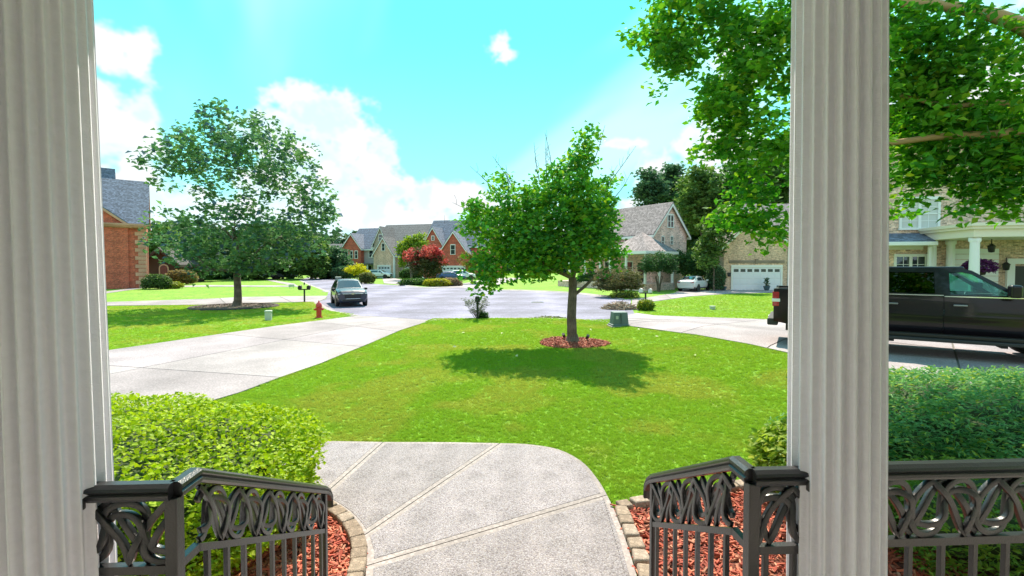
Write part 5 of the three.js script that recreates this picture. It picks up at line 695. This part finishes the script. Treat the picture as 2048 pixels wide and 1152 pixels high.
{ const t = thing('yard_sign', 'small pale green sign low on the far lawn', 'sign', on(583, 577), 0.1); part(t, 'board', bx(-0.3, 0.3, 0.2, 0.45, -0.01, 0.01), M.utilityPale); part(t, 'stake', [bx(-0.2, -0.18, -0.05, 0.2, -0.008, 0.008), bx(0.18, 0.2, -0.05, 0.2, -0.008, 0.008)], M.black); }
{ const t = thing('trash_cart', 'dark trash cart with pale lid at the verge behind the crossover', 'trash can', at(676, 64), 0.2); part(t, 'bin', (() => { const g = rb(-0.32, 0.32, 0.05, 0.8, -0.32, 0.32, 0.04), p = g.attributes.position; for (let i = 0; i < p.count; i++) { const f = 0.8 + 0.25 * p.getY(i); p.setX(i, p.getX(i) * f); p.setZ(i, p.getZ(i) * f); } return g; })(), M.utility); part(t, 'lid', rb(-0.36, 0.36, 0.8, 0.9, -0.36, 0.36, 0.03), M.utilityPale); for (const x of [-0.26, 0.26]) part(t, 'wheel', new THREE.CylinderGeometry(0.1, 0.1, 0.06, 14).rotateZ(Math.PI / 2).translate(x, 0.1, -0.28), M.tyre); }
function pot(label, p, r, pl) { const t = thing('planter', label, 'planter', p); part(t, 'pot', lathe([[0, 0], [r * 0.55, 0], [r, r * 1.3], [r * 0.92, r * 1.3], [r * 0.85, r * 1.1], [0, r * 1.1]], 20), M.potBlue); if (pl) { const R = rng(8), pts = []; for (let i = 0; i < 160; i++) pts.push([(R() - 0.5) * r * 0.7, r * 1.2 + R() * pl, (R() - 0.5) * r * 0.7, R()]); leaves(t, 'plant', pts, { geo: LG.narrow, size: 0.22, cols: [[0.03, 0.1, 0.03], [0.08, 0.16, 0.04]], seed: 9 }); } }
M.potBlue = phys(L(0.06, 0.11, 0.14), 0.3, {});
{ const a = at(1534, 45); pot('dark blue planter with an upright plant before the garage door', [a[0], a[1] + 0.03, a[2]], 0.34, 0.85); const b = at(1448, 45.2); pot('wide empty planter at the corner of the garage', [b[0], b[1] + 0.03, b[2]], 0.3, 0); }
function sticks(name, label, c, rx, rz, h, n, size, cols, seed) { const R = rng(seed), g = new THREE.CylinderGeometry(0.5, 0.5, 1, 5).rotateZ(Math.PI / 2), m = new THREE.InstancedMesh(g, M.mulch, n), q = new THREE.Object3D(), k = new THREE.Color(); for (let i = 0; i < n; i++) { const a = R() * 6.28, r = Math.sqrt(R()), x = c[0] + Math.cos(a) * r * rx, z = c[1] + Math.sin(a) * r * rz; q.position.set(x, G(x, z) + 0.03 + (1 - r * r) * h * R(), z); q.rotation.set(0, R() * 6.28, (R() - 0.5) * 0.9); const s = size * (0.3 + R()); q.scale.set(s, 0.012 + R() * 0.022, 0.012 + R() * 0.022); q.updateMatrix(); m.setMatrixAt(i, q.matrix); const b = cols[Math.floor(R() * cols.length)], t = 0.6 + R() * 0.8; k.setRGB(b[0] * t, b[1] * t, b[2] * t); m.setColorAt(i, k); } m.name = numbered(name); m.castShadow = m.receiveShadow = true; tag(m, label, 'brush pile', null, 'stuff'); scene.add(m); }
sticks('brush_pile', 'heap of cut dry branches on the street beside the mailbox', hit(1240, 618), 1.05, 0.75, 0.42, 900, 0.5, [[0.3, 0.2, 0.13], [0.42, 0.3, 0.2], [0.2, 0.13, 0.1], [0.4, 0.36, 0.3]], 71);
sticks('leaf_litter', 'thin line of leaves and twigs at the kerb behind the round tree', hit(1098, 638), 1.0, 0.3, 0.1, 260, 0.2, [[0.2, 0.22, 0.06], [0.3, 0.24, 0.1], [0.12, 0.16, 0.04]], 72);
{ const p = on(1075, 605), t = thing('manhole_cover', 'round iron manhole cover in the street', 'manhole', [p[0], p[1] + 0.014, p[2]]); part(t, 'cover', lathe([[0, 0.012], [0.34, 0.012], [0.36, 0.006], [0.4, 0.004], [0.4, 0]], 32), M.plastic); part(t, 'frame_ring', new THREE.TorusGeometry(0.42, 0.02, 6, 32).rotateX(Math.PI / 2), M.utility); }
for (const [px, py, a, l] of [[1174, 683, 0.5, 'black spotlight in the mulch on the driveway side of the tree'], [1128, 680, -0.5, 'black spotlight in the mulch on the hedge side of the tree']]) { const t = thing('garden_spotlight', l, 'spotlight', on(px, py), a); part(t, 'stake', cyl(0.015, 0.02, 0.14, 0, -0.03, 0, 8), M.black); part(t, 'lamp_head', new THREE.CylinderGeometry(0.055, 0.04, 0.14, 14).rotateX(0.7).translate(0, 0.15, 0.02), M.black); }
{ const R = rng(91); let i = 0; for (const [px, py] of [[1033, 713], [905, 697], [1310, 675], [1005, 668], [1275, 660], [1180, 660], [930, 668], [1390, 715]]) { const p = on(px, py), t = part(scene, 'fallen_leaf', LG.broad.clone().scale(0.13, 0.13, 0.13), M.dryLeaf ??= std(L(0.5, 0.5, 0.25), 0.8, { side: THREE.DoubleSide })); t.position.set(p[0], p[1] + 0.05, p[2]); t.rotation.set(R() * 0.5, R() * 6, R() * 0.5); tag(t, 'pale fallen leaf lying on the front lawn', 'leaf', 'pale fallen leaves on the front lawn'); } }

// ---------- the porch ----------
const PT = 0.049, PL = (a, y, b) => V(a * Math.cos(PT) - b * Math.sin(PT), y, -a * Math.sin(PT) - b * Math.cos(PT));
{ const t = thing('porch', 'front porch with steps, ceiling and beam around the viewpoint', 'porch', [0, 0, 0], PT);
  part(t, 'floor', rb(-6, 5.5, -0.2, 0.79, -1.82, 1.5, 0.02), M.floorBoard);
  for (let k = 1; k < 5; k++) part(t, 'step', rb(-1.2, 1.06, -0.1, 0.79 - 0.158 * k, -1.82 - 0.29 * k, -1.8 - 0.29 * (k - 1), 0.015), M.floorBoard);
  part(t, 'ceiling', bx(-6.2, 5.7, 3.96, 4.07, -2.1, 1.5), M.ceiling); part(t, 'beam', [bx(-6.1, 5.6, 3.7, 3.965, -1.8, -1.38), bx(-6.15, 5.65, 3.82, 3.95, -1.86, -1.8)], M.white);
  part(t, 'house_wall', bx(-8, 6, -0.3, 6.5, 1.5, 1.8), M.sidingWhite); part(t, 'front_door', rb(-0.5, 0.5, 0.79, 2.9, 1.44, 1.5, 0.01, 1), M.brown); part(t, 'door_frame', [bx(-0.66, -0.5, 0.79, 3.05, 1.42, 1.5), bx(0.5, 0.66, 0.79, 3.05, 1.42, 1.5), bx(-0.66, 0.66, 2.9, 3.05, 1.41, 1.5)], M.white);
  part(t, 'eave', bx(-6.4, 5.9, 4.08, 4.22, -2.35, 1.5), M.roofBlue); }
function column(label, a, b) {
  const p = PL(a, 0.79, b), t = thing('porch_column', label, 'column', [p.x, p.y, p.z]); t.rotation.z = 0.0125;
  const N = 22, K = 10, h0 = 0.16, h1 = 2.74, pos = [], idx = [], rows = 14, n = N * K;
  for (let j = 0; j <= rows; j++) { const v = j / rows, y = mix(h0, h1, v), R0 = 0.155 - 0.012 * Math.pow(v, 1.6); for (let i = 0; i < n; i++) { const f = (i % K) / K, w = 0.24, th = (i / n) * 2 * Math.PI + 0.06; const q = f < w ? 0 : Math.sin(Math.PI * (f - w) / (1 - w)); const r = R0 - 0.022 * Math.pow(q, 0.7); pos.push(Math.cos(th) * r, y, Math.sin(th) * r); } }
  for (let j = 0; j < rows; j++) for (let i = 0; i < n; i++) { const a0 = j * n + i, b0 = j * n + (i + 1) % n; idx.push(a0, a0 + n, b0, b0, a0 + n, b0 + n); }
  let g = new THREE.BufferGeometry(); g.setAttribute('position', new THREE.Float32BufferAttribute(pos, 3)); g.setIndex(idx); g.computeVertexNormals();
  g = g.toNonIndexed(); { const ps = g.attributes.position, uv = new Float32Array(ps.count * 2); for (let i = 0; i < ps.count; i++) { uv[2 * i] = Math.atan2(ps.getZ(i), ps.getX(i)) * 0.15 + a; uv[2 * i + 1] = ps.getY(i); } g.setAttribute('uv', new THREE.BufferAttribute(uv, 2)); g.userData.keepUV = true; }
  part(t, 'shaft', g, M.paint);
  part(t, 'base', [rb(-0.21, 0.21, -0.01, 0.07, -0.21, 0.21, 0.01), lathe([[0, 0.07], [0.2, 0.07], [0.205, 0.1], [0.18, 0.13], [0.165, 0.165], [0, 0.165]], 32)], M.paint);
  part(t, 'capital', [lathe([[0, 2.72], [0.15, 2.72], [0.16, 2.75], [0.155, 2.78], [0.19, 2.83], [0, 2.83]], 32), rb(-0.21, 0.21, 2.83, 2.905, -0.21, 0.21, 0.01)], M.paint);
}
column('white fluted porch column rising beside the clipped hedge', -1.485, 1.602);
column('white fluted porch column in front of the dark pickup', 1.298, 1.602);

// wrought iron railings: cap rail, interlaced scroll panel, lower rail, balusters
function railPart(t, name, pts3, prof, side, mat = M.iron) {    // profile [across, up] swept along points; `side` is the across direction
  const pos = [], idx = [], k = prof.length; pts3.forEach((p) => { for (const [a, u] of prof) pos.push(p.x + side.x * a, p.y + u, p.z + side.z * a); });
  for (let i = 0; i + 1 < pts3.length; i++) for (let j = 0; j < k; j++) { const a = i * k + j, b = i * k + (j + 1) % k; idx.push(a, a + k, b, b, a + k, b + k); }
  for (let j = 1; j + 1 < k; j++) { idx.push(0, j, j + 1); const o = (pts3.length - 1) * k; idx.push(o, o + j + 1, o + j); }
  const g = new THREE.BufferGeometry(); g.setAttribute('position', new THREE.Float32BufferAttribute(pos, 3)); g.setIndex(idx); const f = g.toNonIndexed(); f.computeVertexNormals(); return part(t, name, f, mat);
}
const CAP = [[-0.024, -0.056], [-0.03, -0.046], [-0.03, -0.036], [-0.022, -0.03], [-0.03, -0.02], [-0.028, -0.01], [-0.014, 0], [0.014, 0], [0.028, -0.01], [0.03, -0.02], [0.022, -0.03], [0.03, -0.036], [0.03, -0.046], [0.024, -0.056]];
const sq = (w, h) => [[-w / 2, -h / 2], [w / 2, -h / 2], [w / 2, h / 2], [-w / 2, h / 2]];
function scrollRibbon(t, f, pts, w, d, lift) {    // a flat bar bent in the panel's plane; f maps (along, up, across) to space
  const pos = [], idx = [], c = [[-1, -0.75], [-0.8, -1], [0.8, -1], [1, -0.75], [1, 0.75], [0.8, 1], [-0.8, 1], [-1, 0.75]], k = 8;
  pts.forEach((p, i) => { const a = pts[Math.max(0, i - 1)], b = pts[Math.min(pts.length - 1, i + 1)], l = Math.hypot(b[0] - a[0], b[1] - a[1]) || 1, nx = -(b[1] - a[1]) / l, ny = (b[0] - a[0]) / l; for (const [u, v] of c) { const q = f(p[0] + nx * u * w / 2, p[1] + ny * u * w / 2, v * d / 2 + lift(i)); pos.push(q.x, q.y, q.z); } });
  for (let i = 0; i + 1 < pts.length; i++) for (let j = 0; j < k; j++) { const a = i * k + j, b = i * k + (j + 1) % k; idx.push(a, b, a + k, b, b + k, a + k); }
  for (let j = 1; j + 1 < k; j++) { idx.push(0, j + 1, j); const o = (pts.length - 1) * k; idx.push(o, o + j, o + j + 1); }
  const g = new THREE.BufferGeometry(); g.setAttribute('position', new THREE.Float32BufferAttribute(pos, 3)); g.setIndex(idx); g.computeVertexNormals(); part(t, 'scroll_bar', g, M.iron);
}
const TOP = 1.70, PAN = 0.232;
function railSection(t, a0, b0, a1, b1, slope, o = {}) {    // from (a0, b0) to (a1, b1) in the porch's plan
  const len = Math.hypot(a1 - a0, b1 - b0), da = (a1 - a0) / len, db = (b1 - b0) / len, n = PL(-db, 0, da).normalize(), top = o.top ?? TOP;
  const f = (s, y, d = 0) => { const p = PL(a0 + da * s, top + y + slope * s, b0 + db * s); return p.addScaledVector(n, d); };
  if (!o.noCap) railPart(t, 'cap_rail', [f(-(o.lead ?? 0), 0).setY(top), ...(o.lead ? [f(0, 0)] : []), f(len, 0), ...(o.tail ? [f(len + 0.05, -0.012), f(len + 0.085, -0.045), f(len + 0.09, -0.09)] : [])], CAP, n);
  const yb = -0.056 - PAN;
  railPart(t, 'lower_rail', [f(o.bar0 ?? 0, yb - 0.014), f(len, yb - 0.014)], sq(0.026, 0.03), n);
  const P = 0.262, yc = -0.056 - PAN / 2 - 0.002;
  const strand = (A, B, ph, lf, pointed) => { let cur = []; const N = 28, n0 = -2 * N, n1 = Math.ceil(len / P + 2) * N; const flush = () => { if (cur.length > 4) scrollRibbon(t, f, cur, 0.0235, 0.018, (i) => lf * Math.sin(i * 0.45) * 0.006 + lf * 0.003); cur = []; };
    for (let i = n0; i <= n1; i++) { const th = i / N * 2 * Math.PI, tri = 1 - 4 * Math.abs(((i / N) % 1 + 1) % 1 - 0.5), s = P * (i / N + ph) + A * Math.sin(pointed ? th : 2 * th), y = yc + B * (pointed ? -0.85 * tri - 0.15 * Math.sin(tri * Math.PI / 2) : -Math.cos(th)); if (s < 0.01 || s > len - 0.01) flush(); else cur.push([s, y]); } flush(); };
  strand(0.026, 0.104, 0, 1, false); strand(0.018, 0.066, 0, -1, false); strand(0.02, 0.104, 0.06, -1, true); strand(0.02, 0.104, 0.26, 1, true);     // rounded loops laced through slanting bars
  const nb = Math.max(1, Math.round(len / 0.132)); for (let i = 0; i < nb; i++) { const s = len * (i + 0.5) / nb, p = f(s, 0), foot = o.foot ? o.foot(s) : 0.87; railPart(t, 'baluster', [V(p.x, foot, p.z), V(p.x, p.y + yb - 0.02, p.z)].map((q) => q), sq(0.019, 0.019).map(([a, u]) => [a, 0]), n); t.children.pop(); part(t, 'baluster', rb(-0.0095, 0.0095, foot, p.y + yb - 0.02, -0.0095, 0.0095, 0.002, 1).rotateY(Math.atan2(n.x, n.z)).translate(p.x, 0, p.z), M.iron); }
  if (!o.noFoot) railPart(t, 'foot_rail', [f(0, 0).setY(o.foot ? o.foot(0) : 0.87), f(len, 0).setY(o.foot ? o.foot(len) : 0.87)], sq(0.026, 0.026), n);
  return { f, n, len };
}
function post(t, a, b, y0, y1, w = 0.042) { const p = PL(a, 0, b); part(t, 'post', rb(-w / 2, w / 2, y0, y1, -w / 2, w / 2, 0.004, 1).rotateY(PT).translate(p.x, 0, p.z), M.iron); }
function bracket(t, a, b, s) { const p = PL(a, TOP - 0.085, b); part(t, 'bracket', [new THREE.TorusGeometry(0.022, 0.014, 8, 14).translate(p.x, p.y, p.z), rb(-0.03, 0.03, -0.012, 0.03, -0.03, 0.03, 0.008).translate(p.x, p.y + 0.02, p.z)], M.iron); }
function stairRail(label, ap, ac, run, sgn) {
  const t = thing('railing', label, 'railing'), bp = 1.595;
  railSection(t, ac, bp, ap, bp, 0, {}); bracket(t, ac + 0.005 * sgn, bp - 0.01, sgn);
  const lead = 0.11, slope = -0.549, foot = (s) => Math.max(0.12, 0.87 - 0.1 + slope * s - 0.0);
  const r = railSection(t, ap, bp + lead, ap, bp + lead + run, slope, { lead, tail: true, foot });
  post(t, ap, bp, 0.79, TOP - 0.05); post(t, ap, bp + lead + run, 0.0, TOP + slope * run - 0.05, 0.034);
  const bl = PL(ap, TOP - 0.056 - PAN - 0.014, bp), b2 = PL(ap, TOP - 0.056 - PAN - 0.014, bp + lead + 0.005); railPart(t, 'lower_rail', [bl, b2], sq(0.026, 0.03), r.n);
}
stairRail('black wrought iron stair railing beside the clipped hedge', -1.095, -1.39, 1.28, -1);
stairRail('black wrought iron stair railing beside the red mulch and pavers', 0.965, 1.18, 0.88, 1);
{ const t = thing('railing', 'black wrought iron porch railing in front of the dark green shrub', 'railing'); railSection(t, 1.40, 1.615, 4.4, 1.615, 0, {}); post(t, 4.4, 1.615, 0.79, TOP - 0.05); }
{ const t = thing('railing', 'black wrought iron porch railing on the far side of the hedge column', 'railing'); railSection(t, -4.4, 1.56, -1.64, 1.56, 0, {}); post(t, -4.4, 1.56, 0.79, TOP - 0.05); }

scene.traverse((o) => { if (o.isMesh) { o.castShadow = true; o.receiveShadow = true; } });
renderer.render(scene, camera);
